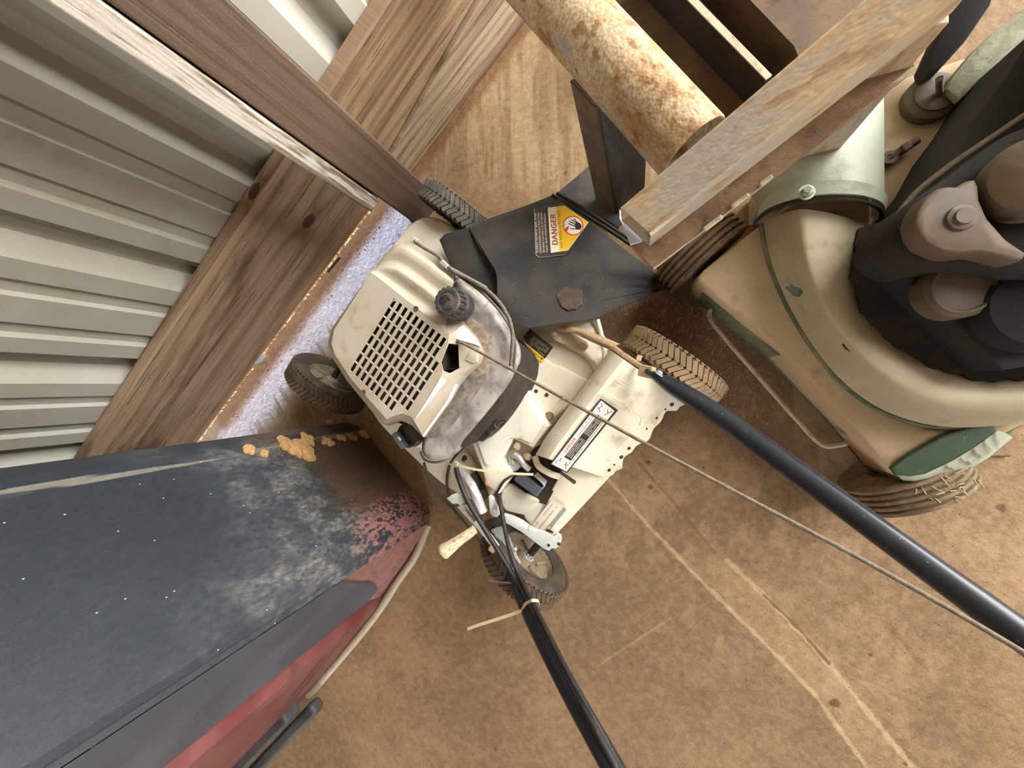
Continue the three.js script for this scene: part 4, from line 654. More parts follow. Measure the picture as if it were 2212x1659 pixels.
{
  const CH = 1.05, sF = -0.597, SB = -2.3;
  const face = [[sF - 0.022, -0.470], [sF - 0.004, -0.440], [sF + 0.001, -0.416], [sF + 0.001, -0.15], [sF - 0.001, -0.126], [sF - 0.006, -0.117], [sF - 0.014, -0.118], [sF - 0.0165, -0.110]];   // plan (s, n)
  const side = [[-0.614, -0.112], [-0.66, -0.104], [-0.74, -0.094], [-0.82, -0.078], [-0.855, -0.074], [-0.872, -0.080]];
  const wall = (pl, y0, y1) => loft([pl.map(([s, n]) => W(s, y0, n)), pl.map(([s, n]) => W(s, y1, n))], { closed: false, ang: 0.25 });
  const g = loft([face.map(([s, n]) => W(s, 0.012, n)), face.map(([s, n]) => W(s, CH, n))], { closed: false, ang: 0.25 });
  { const p = g.attributes.position, uv = g.attributes.uv, v = V(); for (let i = 0; i < uv.count; i++) { v.fromBufferAttribute(p, i); uv.setXY(i, clamp((v.dot(N) + 0.470) / 0.6, 0.004, 0.996), clamp(v.y / 0.9, 0.004, 0.996)); } }
  part('front_panel', g, M.cabinet, cabinet);
  const lower = loft([side.map(([s, n], i) => W(s, 0.012, [-0.114, -0.094, -0.078, -0.066, -0.060, -0.06][i])), side.map(([s, n]) => W(s, 0.10, n - 0.003)), side.map(([s, n]) => W(s, 0.36, n - 0.003))], { closed: false, ang: 0.3 });
  part('bare_foot', lower, grimy([140, 92, 86], [120, 84, 72], [70, 50, 42], { seed: 451, size: 0.12, amount: 0.8, grimeAt: 0.56, rough: 0.8, px: 256 }), cabinet, 'pinkish bare patch where the paint is worn off');
  const cut = [0.33, 0.27, 0.15, 0.055, 0.022, 0.02], out = side.map(([s, n]) => [s, n + 0.003]);
  part('corner_panel', loft([side.map(([s, n], i) => W(s, cut[i], n)), out.map(([s, n], i) => W(s, cut[i] + 0.002, n)), out.map(([s, n]) => W(s, CH, n))], { closed: false, ang: 0.25 }), M.cabinetSide, cabinet);
  const red = [[-0.875, -0.050], [-0.9, -0.044], [-1.2, -0.014], [-1.7, 0.0], [SB, 0.01]];
  part('side_panel', wall([[-0.855, -0.10], [-0.862, -0.078], ...red], 0.01, CH * 0.985), M.redPaint, cabinet, 'dark red side panel');
  part('back_panel', wall([[SB, 0.01], [SB, -0.47], [sF - 0.022, -0.470]], 0.01, CH), M.cabinetSide, cabinet);
  part('top_panel', boxUV(prism([[sF, -0.47], [sF, -0.12], [-0.87, -0.08], [SB, 0.01], [SB, -0.47]].map(([s, n]) => W(s, 0, n)), CH - 0.01, CH)), M.cabinetSide, cabinet);
  parts('white_stripe', [wall(red.map(([s, n]) => [s - 0.16, n + 0.004]).slice(1), 0.095, 0.118), wall(red.map(([s, n]) => [s - 0.7, n + 0.016]).slice(1, 4), 0.40, 0.44)], M.palePlate, cabinet);
  parts('panel_groove', [wall(red.map(([s, n]) => [s, n + 0.003]).slice(1), 0.155, 0.160), wall(red.map(([s, n]) => [s, n + 0.003]).slice(1), 0.20, 0.204)], M.darkIron, cabinet);
  part('base_trim', tube([W(-0.62, 0.014, -0.108), W(-0.70, 0.02, -0.074), W(-0.80, 0.022, -0.056), W(-0.9, 0.025, -0.036), W(-1.2, 0.03, -0.008), W(-1.25, 0.03, -0.006)], 0.010, { seg: 30 }), M.trimGrey, cabinet);
  parts('bumper_rail', [bar(W(-1.21, 0.115, -0.012), W(SB, 0.115, 0.03), 0.05, 0.045, V(0, 1, 0.0), 0.010, 3), bar(W(-1.20, 0.06, 0.028), W(SB, 0.06, 0.075), 0.04, 0.034, V(0, 1, 0), 0.012, 3)], M.rail, cabinet, 'black double bumper rail');
  // mud wasp nests stuck along the fold: lumpy rosettes, each its own piece
  const onFace = (u, v) => { const a = u - 1106, b = v - 829.5, d = V(F * FW.x + a * RT.x, F * FW.y + a * RT.y, b), t = (sF + 0.001) / (d.x * D.x + d.z * D.z); return V(d.x * t, H + d.y * t, d.z * t); };
  const nests = [[538, 973, 15, 10], [570, 979, 11, 9], [622, 963, 20, 18], [652, 974, 27, 22], [662, 950, 13, 12], [708, 957, 13, 9], [702, 951, 8, 7], [738, 947, 10, 8], [759, 946, 10, 9], [786, 941, 11, 9], [710, 912, 8, 5], [938, 1100, 9, 8]];
  for (const [u, v, ru, rv] of nests) {
    const c = onFace(u, v), up = onFace(u - 1, v + 0.04).distanceTo(c), ex = N.clone(), ey = V(0, 1, 0), k = onFace(u, v + 1).distanceTo(c), L = [];
    const R = rv * k * 0.95, Q = ru * up * 0.85, m = 7 + (ru > 14 ? 5 : 0);
    for (let i = 0; i < m; i++) {
      const a = i / m * 6.283 + rr(0, 1), rad = i ? rr(0.25, 0.8) : 0, g = new THREE.IcosahedronGeometry(1, 2); g.scale(R * rr(0.35, 0.6), Q * rr(0.35, 0.6), Math.min(R, Q) * rr(0.35, 0.6));
      const p = g.attributes.position; for (let q = 0; q < p.count; q++) { const s = 1 + 0.22 * (hash(Math.round(p.getX(q) * 9e4), Math.round(p.getY(q) * 9e4), i) - 0.5); p.setXYZ(q, p.getX(q) * s, p.getY(q) * s, p.getZ(q) * s); }
      g.deleteAttribute('normal'); g.deleteAttribute('uv'); let h = mergeVertices(g, 1e-6); h.computeVertexNormals(); h = boxUV(h);
      h.applyMatrix4(new THREE.Matrix4().makeBasis(ex, ey, D.clone().negate()).setPosition(c.clone().addScaledVector(ex, Math.cos(a) * rad * R).addScaledVector(ey, Math.sin(a) * rad * Q).addScaledVector(D, 0.001))); L.push(h);
    }
    part('mud_nest', L, M.nest, cabinet);
  }
}

// ---------------------------------------------------------------- rusty pipe on its angle-iron leg
Object.assign(M, {
  rustPipe: (() => {
    const w = 1024, h = 512, a = field(w, h, 5, 4, 6, 501), b = field(w, h, 24, 14, 5, 511), f = field(w, h, 200, 90, 3, 521);
    const map = dataTex(w, h, (x, y, i, j) => { const q = j * w + i; let c = mix3([164, 142, 110], [196, 176, 142], f[q]); c = mix3(c, [168, 122, 76], 0.7 * sst(0.44, 0.64, 0.6 * a[q] + 0.4 * b[q])); c = mix3(c, [120, 84, 52], 0.6 * sst(0.60, 0.70, b[q])); c = mix3(c, [150, 148, 140], 0.8 * sst(0.62, 0.70, a[(j * w + ((i + 300) % w))])); const n = (f[q] - 0.5) * 40; return [c[0] + n, c[1] + n, c[2] + n]; }, true, [0.6, 0.29]);
    const bm = dataTex(512, 256, (x, y, i, j) => gray(clamp(0.5 * f[j * 2 * w + i * 2] + 0.5 * b[j * 2 * w + i * 2])), false, [0.6, 0.29]);
    return mat({ map, bumpMap: bm, bumpScale: 0.003, roughness: 0.8 });
  })(),
  beam: (() => {
    const w = 1024, h = 512, a = field(w, h, 6, 3, 6, 531), b = field(w, h, 14, 30, 5, 541), f = field(w, h, 160, 160, 3, 551);
    const map = dataTex(w, h, (x, y, i, j) => { const q = j * w + i; let c = mix3([166, 158, 146], [192, 176, 150], a[q]); c = mix3(c, [198, 168, 128], 0.8 * sst(0.42, 0.60, 0.5 * a[q] + 0.5 * b[q])); c = mix3(c, [146, 116, 86], 0.55 * sst(0.60, 0.72, b[q])); const n = (f[q] - 0.5) * 26; return [c[0] + n, c[1] + n, c[2] + n]; }, true, [0.7, 0.35]);
    const bm = dataTex(512, 256, (x, y, i, j) => gray(clamp(0.6 * f[j * 2 * w + i * 2] + 0.4 * b[j * 2 * w + i * 2])), false, [0.7, 0.35]);
    return mat({ map, bumpMap: bm, bumpScale: 0.0015, roughness: 0.6, metalness: 0.15 });
  })(),
  dustyBar: grimy([128, 100, 76], [158, 128, 98], [86, 62, 46], { seed: 561, size: 0.12, amount: 0.8, grimeAt: 0.58, specks: 0.003, spark: [200, 178, 150], rough: 0.9, bump: 0.0015 }),
  brownSteel: grimy([84, 66, 46], [112, 88, 60], [54, 40, 28], { seed: 563, size: 0.35, amount: 0.7, grimeAt: 0.6, rough: 0.8, bump: 0.0006 }),
  legDark: grimy([66, 64, 64], [92, 84, 74], [52, 44, 36], { seed: 565, size: 0.14, amount: 0.6, specks: 0.006, spark: [226, 222, 214], rough: 0.55, px: 256 }),
  legBrown: grimy([92, 78, 62], [116, 98, 76], [62, 48, 36], { seed: 567, size: 0.14, amount: 0.7, rough: 0.8, px: 256 }),
  paleEdge: grimy([176, 164, 138], [196, 182, 152], [120, 100, 76], { seed: 569, size: 0.14, amount: 0.6, rough: 0.8, px: 256 }),
});
{
  const PH = 0.288, a = P(1497, 325, PH), dir = P(1487, 312, PH).sub(P(1212, 10, PH)).normalize(), L = (a.dot(N) - WALL - 0.02) / Math.abs(dir.dot(N)), b = a.clone().addScaledVector(dir, -L);
  const pipe = thing('rusty_pipe', 'thick rusty pipe with an open end, dust-caked along its upper side', 'pipe', V(a.x, 0, a.z));
  const R = 0.0525, q = new THREE.Quaternion().setFromUnitVectors(V(0, 1, 0), dir);
  let g = new THREE.LatheGeometry([[R - 0.006, 0.0], [R - 0.006, L - 0.002], [R - 0.004, L], [R - 0.0015, L], [R, L - 0.003], [R, L * 0.6], [R, L * 0.3], [R, 0.0]].map(([r, y]) => new THREE.Vector2(r, y)), 48).toNonIndexed();
  g.computeVertexNormals(); g = toCreasedNormals(g, 0.6);
  { const p = g.attributes.position, uv = g.attributes.uv; for (let i = 0; i < uv.count; i++) uv.setXY(i, p.getY(i), uv.getX(i) * 6.283 * R); }
  g.applyQuaternion(q); g.translate(b.x, b.y, b.z);
  part('pipe', g, M.rustPipe, pipe);
  // leg: steel angle standing on a foot plate, welded under the pipe
  const e0 = P(1333, 458, 0.012), e1 = P(1291, 228, 0.27), l0 = P(1292, 430, 0.012), l1 = P(1237, 170, 0.27), r0 = P(1389, 425, 0.012), r1 = V(r0.x, 0.25, r0.z);
  const quad = (p, s) => { const n = p[1].clone().sub(p[0]).cross(p[3].clone().sub(p[0])).normalize().multiplyScalar(s); return loft([p, p.map((x) => x.clone().add(n))], { cap0: true, cap1: true, ang: 0.3 }); };
  part('angle_leg', [quad([l0, e0, e1, l1], 0.006)], M.legBrown, pipe, 'brown flange of the angle-iron leg');
  part('angle_leg', [quad([e0, r0, r1, e1], 0.006)], M.legDark, pipe, 'dark speckled flange of the angle-iron leg');
  part('foot_plate', plate([[1204, 415, .014], [1282, 350, .014], [1400, 420, .014], [1335, 490, .014]], 0.012, { bevel: 0.002 }), M.legDark, pipe);
  part('weld_bead', [tube([P(1240, 174, .27), P(1264, 198, .27), P(1286, 222, .27), P(1294, 230, .265)], 0.004, { seg: 16 })], M.legBrown, pipe);
}
// ---------------------------------------------------------------- dusty box beam with a flat bar under it
{
  const beam = thing('steel_beam', 'dusty square steel beam with a flat bar welded below, rising to the upper right', 'beam', P(1372, 475, 0), null, 'thing');
  const p0 = [P(1340, 446, .40), P(1405, 505, .40)], far = 0.5, p1 = [P(1962, -86, .51), P(2152, -86, .51)];
  const w = p0[1].clone().sub(p0[0]), hgt = 0.046, ring = (a, b) => { const n = V(0, -1, 0).multiplyScalar(hgt), e = b.clone().sub(a).normalize().multiplyScalar(0.004); return [a.clone().add(e), b.clone().sub(e), b.clone().add(V(0, -.004, 0)), b.clone().add(n), a.clone().add(n), a.clone().add(V(0, -.004, 0))]; };
  const w1 = w.clone(), q1 = [p1[0], p1[1]];
  const g = loft([ring(...p0), ring(...q1)], { cap1: true, ang: 0.4 }), uv = g.attributes.uv, pp = g.attributes.position, ax = q1[0].clone().sub(p0[0]).normalize(), sd = w.clone().normalize(), v = V();
  for (let i = 0; i < uv.count; i++) { v.fromBufferAttribute(pp, i).sub(p0[0]); uv.setXY(i, v.dot(ax), v.dot(sd) - v.y); }
  part('box_beam', g, M.beam, beam);
  part('lit_patch_plate', plate([[1338, 452, .353], [1398, 505, .353], [1385, 520, .353], [1362, 527, .353], [1338, 470, .353]], 0.006), grimy([214, 220, 230], [190, 194, 204], [140, 134, 130], { seed: 571, size: 0.05, amount: 0.8, specks: 0.02, spark: [120, 118, 118], rough: 0.6, px: 256 }), beam, 'pale plate painted as a brightly lit patch of floor');  // added plate, coloured pale for the bright light on the floor here
  { const a = P(1360, 525, .3435), b = P(1411, 580, .3435), c = P(1934, 100, .411), e = P(1976, 148, .411), c2 = P(1950, 98, .414), dn = V(0, -0.012, 0), row = (p, q) => [p, q, q.clone().add(dn), p.clone().add(dn)];
    part('flat_bar', loft([row(a, b), row(a.clone().lerp(c, 0.5), b.clone().lerp(e, 0.5)), row(c, e), row(c2, P(1966, 122, .413))], { cap0: true, cap1: true, ang: 0.3 }), M.dustyBar, beam, 'brown dusty flat bar with a worn bright edge'); }
  part('worn_edge', tube([P(1411, 579, .3415), P(1620, 419, .368), P(1780, 289, .388), P(1974, 148, .41)], 0.0024, { seg: 30, rad: 6 }), M.paleEdge, beam);
  parts('weld_tab', [[1520, 497, 1560, 467], [1580, 448, 1618, 420], [1640, 402, 1668, 380]].map(([a, b, c, d]) => bar(P(a, b,   .353 + (a - 1410) * 1e-4), P(c, d, .353 + (c - 1410) * 1e-4), 0.006, 0.006, V(0, 1, 0))), M.paleEdge, beam);
  part('weld_bead', tube([[1404, 507], [1480, 445], [1560, 375], [1640, 308], [1720, 242], [1760, 222], [1788, 206]].map(([x, y], i) => P(x, y, .40 + i * 0.0078 - 0.001)), 0.0032, { seg: 60, rad: 7 }), M.paleEdge, beam);
  part('post', [bar(V(q1[0].x + 0.03, 0, q1[0].z), V(q1[0].x + 0.03, .462, q1[0].z), 0.05, 0.05, V(1, 0, 0))], M.beam, beam);
  part('drill_hole', lathe([[0, 0.0004], [0.004, 0.0004], [0.0045, 0]], P(1745, 211, .4495), V(0, 1, 0), 12), M.darkIron, beam);
}
{ // channel and bar lying on the slab behind the pipe
  const ch = thing('steel_channel', 'brown steel channel lying on the floor beside the rusty pipe', 'channel', P(1560, 200, 0));
  part('web', plate([[1230, -95, .03], [1570, 292, .03], [1660, 215, .03], [1320, -155, .03]], 0.012, { bevel: 0.002 }), M.brownSteel, ch);
  part('flange', [(() => { const t = [P(1372, -116, .115), P(1655, 172, .115), P(1668, 162, .115), P(1386, -126, .115)]; return loft([t.map((p) => V(p.x, 0.0, p.z)), t], { cap0: true, ang: 0.3 }); })()], grimy([42, 34, 30], [66, 52, 42], [30, 24, 22], { seed: 573, size: 0.3, amount: 0.6, rough: 0.8, px: 256 }), ch, 'dark inner flange');
  part('flange_edge', plate([[1372, -116, .1175], [1655, 172, .1175], [1668, 162, .1175], [1386, -126, .1175]], 0.003), M.paleEdge, ch, 'pale dusty upper edge');
  const bb = thing('steel_bar', 'wide dark brown steel bar on the floor, second from the rusty pipe', 'bar', P(1760, 60, 0), null, 'thing');
  part('bar', (() => { const t = [P(1420, -210, .09), P(1716, 100, .09), P(1735, 150, .09), P(1860, 150, .09), P(1990, -210, .09)]; return loft([t.map((p) => V(p.x, 0, p.z)), t.map((p) => V(p.x, .086, p.z)), t.map((p) => p.clone())], { cap0: true, cap1: true, ang: 0.4 }); })(), M.brownSteel, bb);
}

// ---------------------------------------------------------------- the larger green machine on the right
Object.assign(M, {
  deckTan: grimy([172, 148, 116], [190, 166, 132], [134, 110, 82], { seed: 601, size: 0.4, amount: 0.8, grimeAt: 0.62, specks: 0.001, spark: [210, 190, 150], rough: 0.75, bump: 0.0006 }),
  deckRing: grimy([168, 156, 126], [186, 174, 144], [134, 114, 84], { seed: 603, size: 0.4, amount: 0.7, grimeAt: 0.66, specks: 0.0008, rough: 0.55, bump: 0.0003 }),
  green: grimy([44, 62, 38], [62, 80, 54], [34, 44, 30], { seed: 605, size: 0.2, amount: 0.5, rough: 0.6, specks: 0.003, spark: [150, 150, 120], px: 256 }),
  greenDusty: grimy([76, 88, 62], [124, 118, 86], [58, 62, 44], { seed: 607, size: 0.2, amount: 0.9, rough: 0.7, px: 256 }),
  paleGreen: grimy([160, 166, 146], [172, 172, 150], [130, 122, 98], { seed: 609, size: 0.3, amount: 0.6, grimeAt: 0.66, rough: 0.5 }),
  shadeAndSeam: grimy([30, 24, 20], [54, 40, 30], [20, 16, 14], { seed: 611, size: 0.2, amount: 0.8, grimeAt: 0.6, rough: 0.85, bump: 0.0008 }),  // near-black for the painted deck shadow and the neck seam
  engineDark: grimy([27, 23, 21], [46, 37, 30], [20, 16, 15], { seed: 613, size: 0.25, amount: 0.6, grimeAt: 0.62, rough: 0.9, bump: 0.0001 }),
  engineTan: grimy([88, 74, 57], [106, 90, 70], [66, 53, 41], { seed: 615, size: 0.2, amount: 0.7, grimeAt: 0.68, rough: 0.65, px: 256, bump: 0.0001 }),
});
const machine = thing('green_mower', 'large dusty green walk-behind mower deck with curved discharge ring', 'lawn mower', P(1900, 650, 0));
const ringO = [[1640, 487], [1655, 560], [1690, 650], [1745, 745], [1810, 825], [1890, 885], [1990, 920], [2100, 928], [2235, 908], [2350, 860]];
const ringC = [[1742, 452], [1748, 545], [1768, 620], [1812, 700], [1873, 772], [1953, 828], [2050, 862], [2160, 868], [2270, 850], [2380, 800]];
const ringI = [[1868, 482], [1852, 545], [1848, 610], [1872, 675], [1930, 735], [2015, 785], [2105, 812], [2195, 815], [2290, 795], [2390, 750]];
part('deck', plate([[1507, 598, .165], [1520, 582, .165], [1560, 550, .165], [1640, 487, .165], [1720, 430, .165], [1840, 300, .165], [1880, 190, .165], [2090, 120, .165], [2420, 60, .165], [2520, 760, .165], [2240, 905, .165], [2182, 935, .165], [2080, 985, .165], [1990, 1032, .165], [1962, 1038, .165], [1932, 1026, .165], [1836, 912, .165], [1764, 838, .165], [1692, 762, .165], [1608, 697, .165], [1524, 628, .165], [1508, 610, .165]], 0.09, { bevel: 0.009, seg: 4 }), M.deckTan, machine, 'tan dust-covered deck plate');
part('deck_skirt', plate([[1503, 600, .150], [1560, 555, .15], [1640, 495, .15], [2100, 300, .15], [2400, 760, .15], [2180, 940, .15], [1962, 1043, .15], [1929, 1031, .15], [1834, 918, .15], [1690, 768, .15], [1606, 703, .15], [1521, 634, .15]], 0.085, { bevel: 0.003 }), M.greenDusty, machine, 'green skirt edge');
{
  const smooth = (L, h) => smoothLoop(L.map(([u, v]) => P(u, v, h)), 60, false);
  const o = smooth(ringO, .165), c = smooth(ringC, .242), i = smooth(ringI, .222), rows = [];
  for (let k = 0; k <= 60; k++) {
    const m = (a, b, t, h) => V(lerp(a.x, b.x, t), h, lerp(a.z, b.z, t));
    rows.push([m(o[k], c[k], 0, .164), m(o[k], c[k], .10, .176), m(o[k], c[k], .30, .205), m(o[k], c[k], .55, .228), m(o[k], c[k], .8, .240), c[k], m(c[k], i[k], .3, .241), m(c[k], i[k], .6, .234), i[k], V(i[k].x, .16, i[k].z)]);
  }
  const ring = part('discharge_ring', loft(rows, { closed: false, ang: 1.2 }), M.deckRing, machine, 'raised curved ring of the deck');
  part('bare_green_line', tube(smoothLoop(ringO.slice(0, 8).map(([u, v]) => P(u + 4, v - 3, .171)), 50, false), 0.0042, { seg: 60, rad: 8 }), M.greenDusty, ring);
  // paint chips with a ragged outline
  const chip = (u, v, w, h, a, k) => { const L = []; for (let q = 0; q < 14; q++) { const t = q / 14 * 6.283, r = 1 + 0.5 * (hash(q, k, 3) - 0.5), x = Math.cos(t) * w * r, y = Math.sin(t) * h * r; L.push([u + x * Math.cos(a) - y * Math.sin(a), v + x * Math.sin(a) + y * Math.cos(a)]); } return L; };
  parts('paint_chip', [[1716, 628, 17, 9, 0.5, 1, .226], [1832, 752, 13, 4.5, 0.7, 2, .2335], [1850, 770, 3, 2, 0, 3, .2335]].map(([u, v, w, h, a, k, y]) => plate(chip(u, v, w, h, a, k).map(([x, z]) => [x, z, y + 0.001]), 0.002)), M.green, ring);
}
{
  const c = smoothLoop(ringI.map(([u, v]) => P(u, v, .226)), 90, false), o = c.slice(2, 88).map((p, k) => { const q = p.clone().lerp(P(2150, 560, .226), -0.025 - 0.014 * Math.sin(k * 0.55) - 0.010 * Math.sin(k * 1.3 + 1) - 0.012 * hash(k, 5, 9)); return q; });
  part('shadow_pan', crease(prism([...o, P(2420, 500, .226), P(1930, 470, .226)], .15, .230, 0.002), 0.6), M.shadeAndSeam, machine, 'deck centre painted black for the engine shadow');  // dark centre paints in the shadow the engine throws on the deck
}
// outlet: clamp band and flared guard
{
  const arch = (f, t, e, n = 18) => { const R = []; for (let k = 0; k <= n; k++) { const x = k / n, a = Math.PI * x, base = f.clone().lerp(e, x); base.y = 0; R.push(V(0, 0, 0).copy(f).lerp(e, (1 - Math.cos(a)) / 2).setY(lerp(lerp(f.y, e.y, x), t, Math.pow(Math.sin(a), 0.8)))); } return R; };
  const a0 = arch(P(1632, 475, .17), .268, P(1880, 487, .17)), a1 = arch(P(1640, 446, .17), .270, P(1884, 470, .17)), a2 = arch(P(1560, 330, .15), .25, P(1892, 192, .168));
  part('outlet_guard', loft([a1.map((p) => p.clone().setY(p.y - 0.004)), a1.map((p, i) => p.clone().lerp(a2[i], 0.5)), a2], { closed: false, ang: 1.0 }), M.paleGreen, machine, 'pale green flared outlet guard');
  const band = [a0, a1].map((r) => r.map((p) => p.clone().setY(p.y + 0.004)));
  part('clamp_band', loft([a0, band[0], band[1], a1], { closed: false, ang: 0.5 }), M.paleGreen, machine);
  part('clamp_bolt', [bolt(P(1742, 416, .276), 0.007), tube([P(1742, 416, .28), P(1745, 409, .292)], 0.004, { seg: 2 })], M.paleGreen, machine);
  part('neck_seam', tube(a0.map((p) => p.clone().addScaledVector(V(0, 0, 1), 0.004).setY(p.y - 0.004)), 0.003, { seg: 40 }), M.shadeAndSeam, machine);
}
part('idler_knob', [lathe([[0, 0.002], [0.023, 0.0], [0.026, -0.002], [0.026, -0.005], [0.030, -0.006], [0.034, -0.010], [0.034, -0.024]], P(2027, 196, .190), V(0, 1, 0), 36)], M.engineTan, machine, 'round stepped pulley cap');
part('knob_stud', tube([P(2030, 202, .191), P(2029, 170, .226)], 0.0042, { seg: 2 }), M.legBrown, machine);
part('cable_anchor', [tube([P(1915, 346, .172), P(1983, 302, .180)], 0.006, { seg: 6 }), lathe([[0.004, -0.004], [0.010, -0.004], [0.010, 0.004], [0.004, 0.004]], P(1920, 342, .175), V(0, 1, 0), 18), bar(P(1945, 326, .178), P(1962, 315, .179), 0.016, 0.012, V(0, 1, 0))], M.engineTan, machine);
const tipLow = [[1937, 1028], [1965, 1031], [1997, 1026], [2057, 998], [2110, 965], [2156, 932]];
part('front_tip', plate([[1925, 1012, .178], [1960, 985, .178], [2040, 940, .178], [2110, 916, .178], [2150, 914, .178], ...tipLow.slice().reverse().map(([u, v]) => [u, v, .177])], 0.010, { bevel: 0.004, seg: 3 }), M.green, machine, 'clean dark green front lip');
part('lip_edge', loft([tipLow.map(([u, v]) => P(u, v - 2, .176)), [[1948, 1036], [1978, 1041], [2008, 1037], [2073, 1009], [2126, 977], [2174, 936]].map(([u, v]) => P(u, v, .165)), [[1958, 1042], [1985, 1048], [2018, 1044], [2087, 1018], [2137, 988], [2188, 945]].map(([u, v]) => P(u, v, .135)), [[1960, 1040], [1988, 1046], [2020, 1042], [2086, 1014], [2134, 984], [2180, 944]].map(([u, v]) => P(u, v, .10))], { closed: false, ang: 0.9 }), M.paleGreen, machine, 'pale chipped lip edge');
parts('lip_flake', [[2156, 934, 2178, 958], [2131, 950, 2158, 975], [2108, 968, 2128, 988], [2082, 986, 2096, 1002], [2050, 1003, 2060, 1015]].map(([a, b, c, q]) => loft([[P(a, b, .176), P((a + c) / 2, (b + q) / 2, .172), P(c, q, .152)], [P(a, b, .179), P((a + c) / 2 + 3, (b + q) / 2 + 2, .178), P(c + 4, q + 3, .156)]], { closed: false })), M.paleGreen, machine);
// engine
part('engine_base', plate([[1940, 490, .285], [2000, 412, .285], [2060, 335, .285], [2105, 255, .285], [2162, 180, .285], [2240, 60, .285], [2450, 60, .285], [2450, 780, .285], [2230, 790, .285], [2165, 800, .285], [2100, 735, .285], [2020, 655, .285], [1950, 590, .285], [1915, 540, .285]], 0.12, { bevel: 0.004 }), M.engineDark, machine);
part('added_shade_block', crease(prism([[2255, 330], [2255, 470], [2330, 560], [2900, 560], [2900, -120], [2340, -120]].map(([u, v]) => P(u, v, .29)), 0.29, 0.42, 0.02, [], 3), .6), M.engineDark, machine);  // unseen block added to keep the door light off the engine
part('pan_rim', tube([P(1935, 470, .30), P(1975, 420, .30), P(2060, 352, .31), P(2130, 305, .315), P(2230, 238, .32)], 0.0035, { seg: 30 }), M.legBrown, machine);
part('engine_case', plate([[1930, 520, .34], [1935, 490, .34], [1980, 430, .34], [2060, 375, .34], [2230, 265, .34], [2450, 280, .34], [2450, 560, .34], [2220, 590, .34], [2120, 575, .34], [2040, 572, .34], [1965, 555, .34]], 0.10, { bevel: 0.012, seg: 4, round: 60 }), M.engineDark, machine);
part('engine_cover', plate([[1974, 478, .372], [1980, 455, .372], [2000, 425, .372], [2035, 402, .372], [2055, 399, .372], [2072, 400, .372], [2095, 386, .372], [2112, 384, .372], [2120, 400, .372], [2122, 430, .372], [2140, 470, .372], [2180, 515, .372], [2225, 545, .372], [2215, 560, .372], [2195, 564, .372], [2140, 550, .372], [2115, 546, .372], [2075, 550, .372], [2035, 545, .372], [2000, 530, .372], [1982, 508, .372]], 0.03, { bevel: 0.007, seg: 4 }), M.engineTan, machine, 'tan engine cover plate');
part('cover_bolt', lathe([[0.014, -0.002], [0.013, 0.002], [0.009, 0.0035], [0.008, 0.006], [0, 0.007]], P(2077, 470, .373), V(0, 1, 0), 20), M.engineTan, machine);
part('filler_cap', lathe([[0, 0.001], [0.027, 0.0], [0.029, 0.003], [0.031, 0.003], [0.033, 0.0], [0.036, -0.002], [0.036, -0.03]], P(2079, 621, .305), V(0, 1, 0), 36), M.engineTan, machine, 'round cream filler cap');
part('spring_clip', tube([P(2000, 551, .345), P(2020, 559, .345), P(2055, 556, .345)], 0.003, { seg: 10 }), M.engineTan, machine);
part('muffler_shield', lathe([[0, 0.008], [0.022, 0.006], [0.036, 0.0], [0.040, -0.012], [0.040, -0.05]], P(2250, 372, .385), V(-0.35, 1, 0.1), 36), M.engineTan, machine, 'pale round shield at the picture edge');
part('air_housing', lathe([[0, 0.01], [0.045, 0.0], [0.052, -0.01], [0.052, -0.06]], P(2250, 660, .31), V(0, 1, 0), 30), M.engineDark, machine);
part('handle_arm', [plate([[2088, -60, .24], [2160, -60, .24], [2150, 0, .24], [2085, 90, .22], [2030, 150, .21], [2008, 158, .21], [2000, 135, .21], [2030, 70, .22]], 0.03, { bevel: 0.004 })], M.engineDark, machine);
part('lit_floor_bar', plate([[2045, 190, .20], [2060, 160, .20], [2100, 112, .205], [2150, 66, .21], [2240, 0, .215], [2290, 0, .215], [2250, 55, .212], [2160, 130, .205], [2075, 215, .20]], 0.012, { bevel: 0.003 }), grimy([128, 128, 106], [160, 156, 130], [92, 88, 66], { seed: 621, size: 0.06, amount: 0.9, specks: 0.02, rough: 0.9, px: 256 }), machine, 'rough greenish bar painted as lit floor');  // added bar, coloured like the lit floor between the arms
part('guard_wire', tube([[1572, 652, .12], [1545, 662, .10], [1532, 676, .085], [1536, 692, .08], [1570, 735, .075], [1640, 815, .07], [1720, 905, .07], [1762, 950, .07], [1783, 964, .075], [1805, 963, .09], [1832, 957, .12]].map((p) => P(...p)), 0.0042, { seg: 80 }), M.paleEdge, machine, 'bent wire guard along the deck edge');
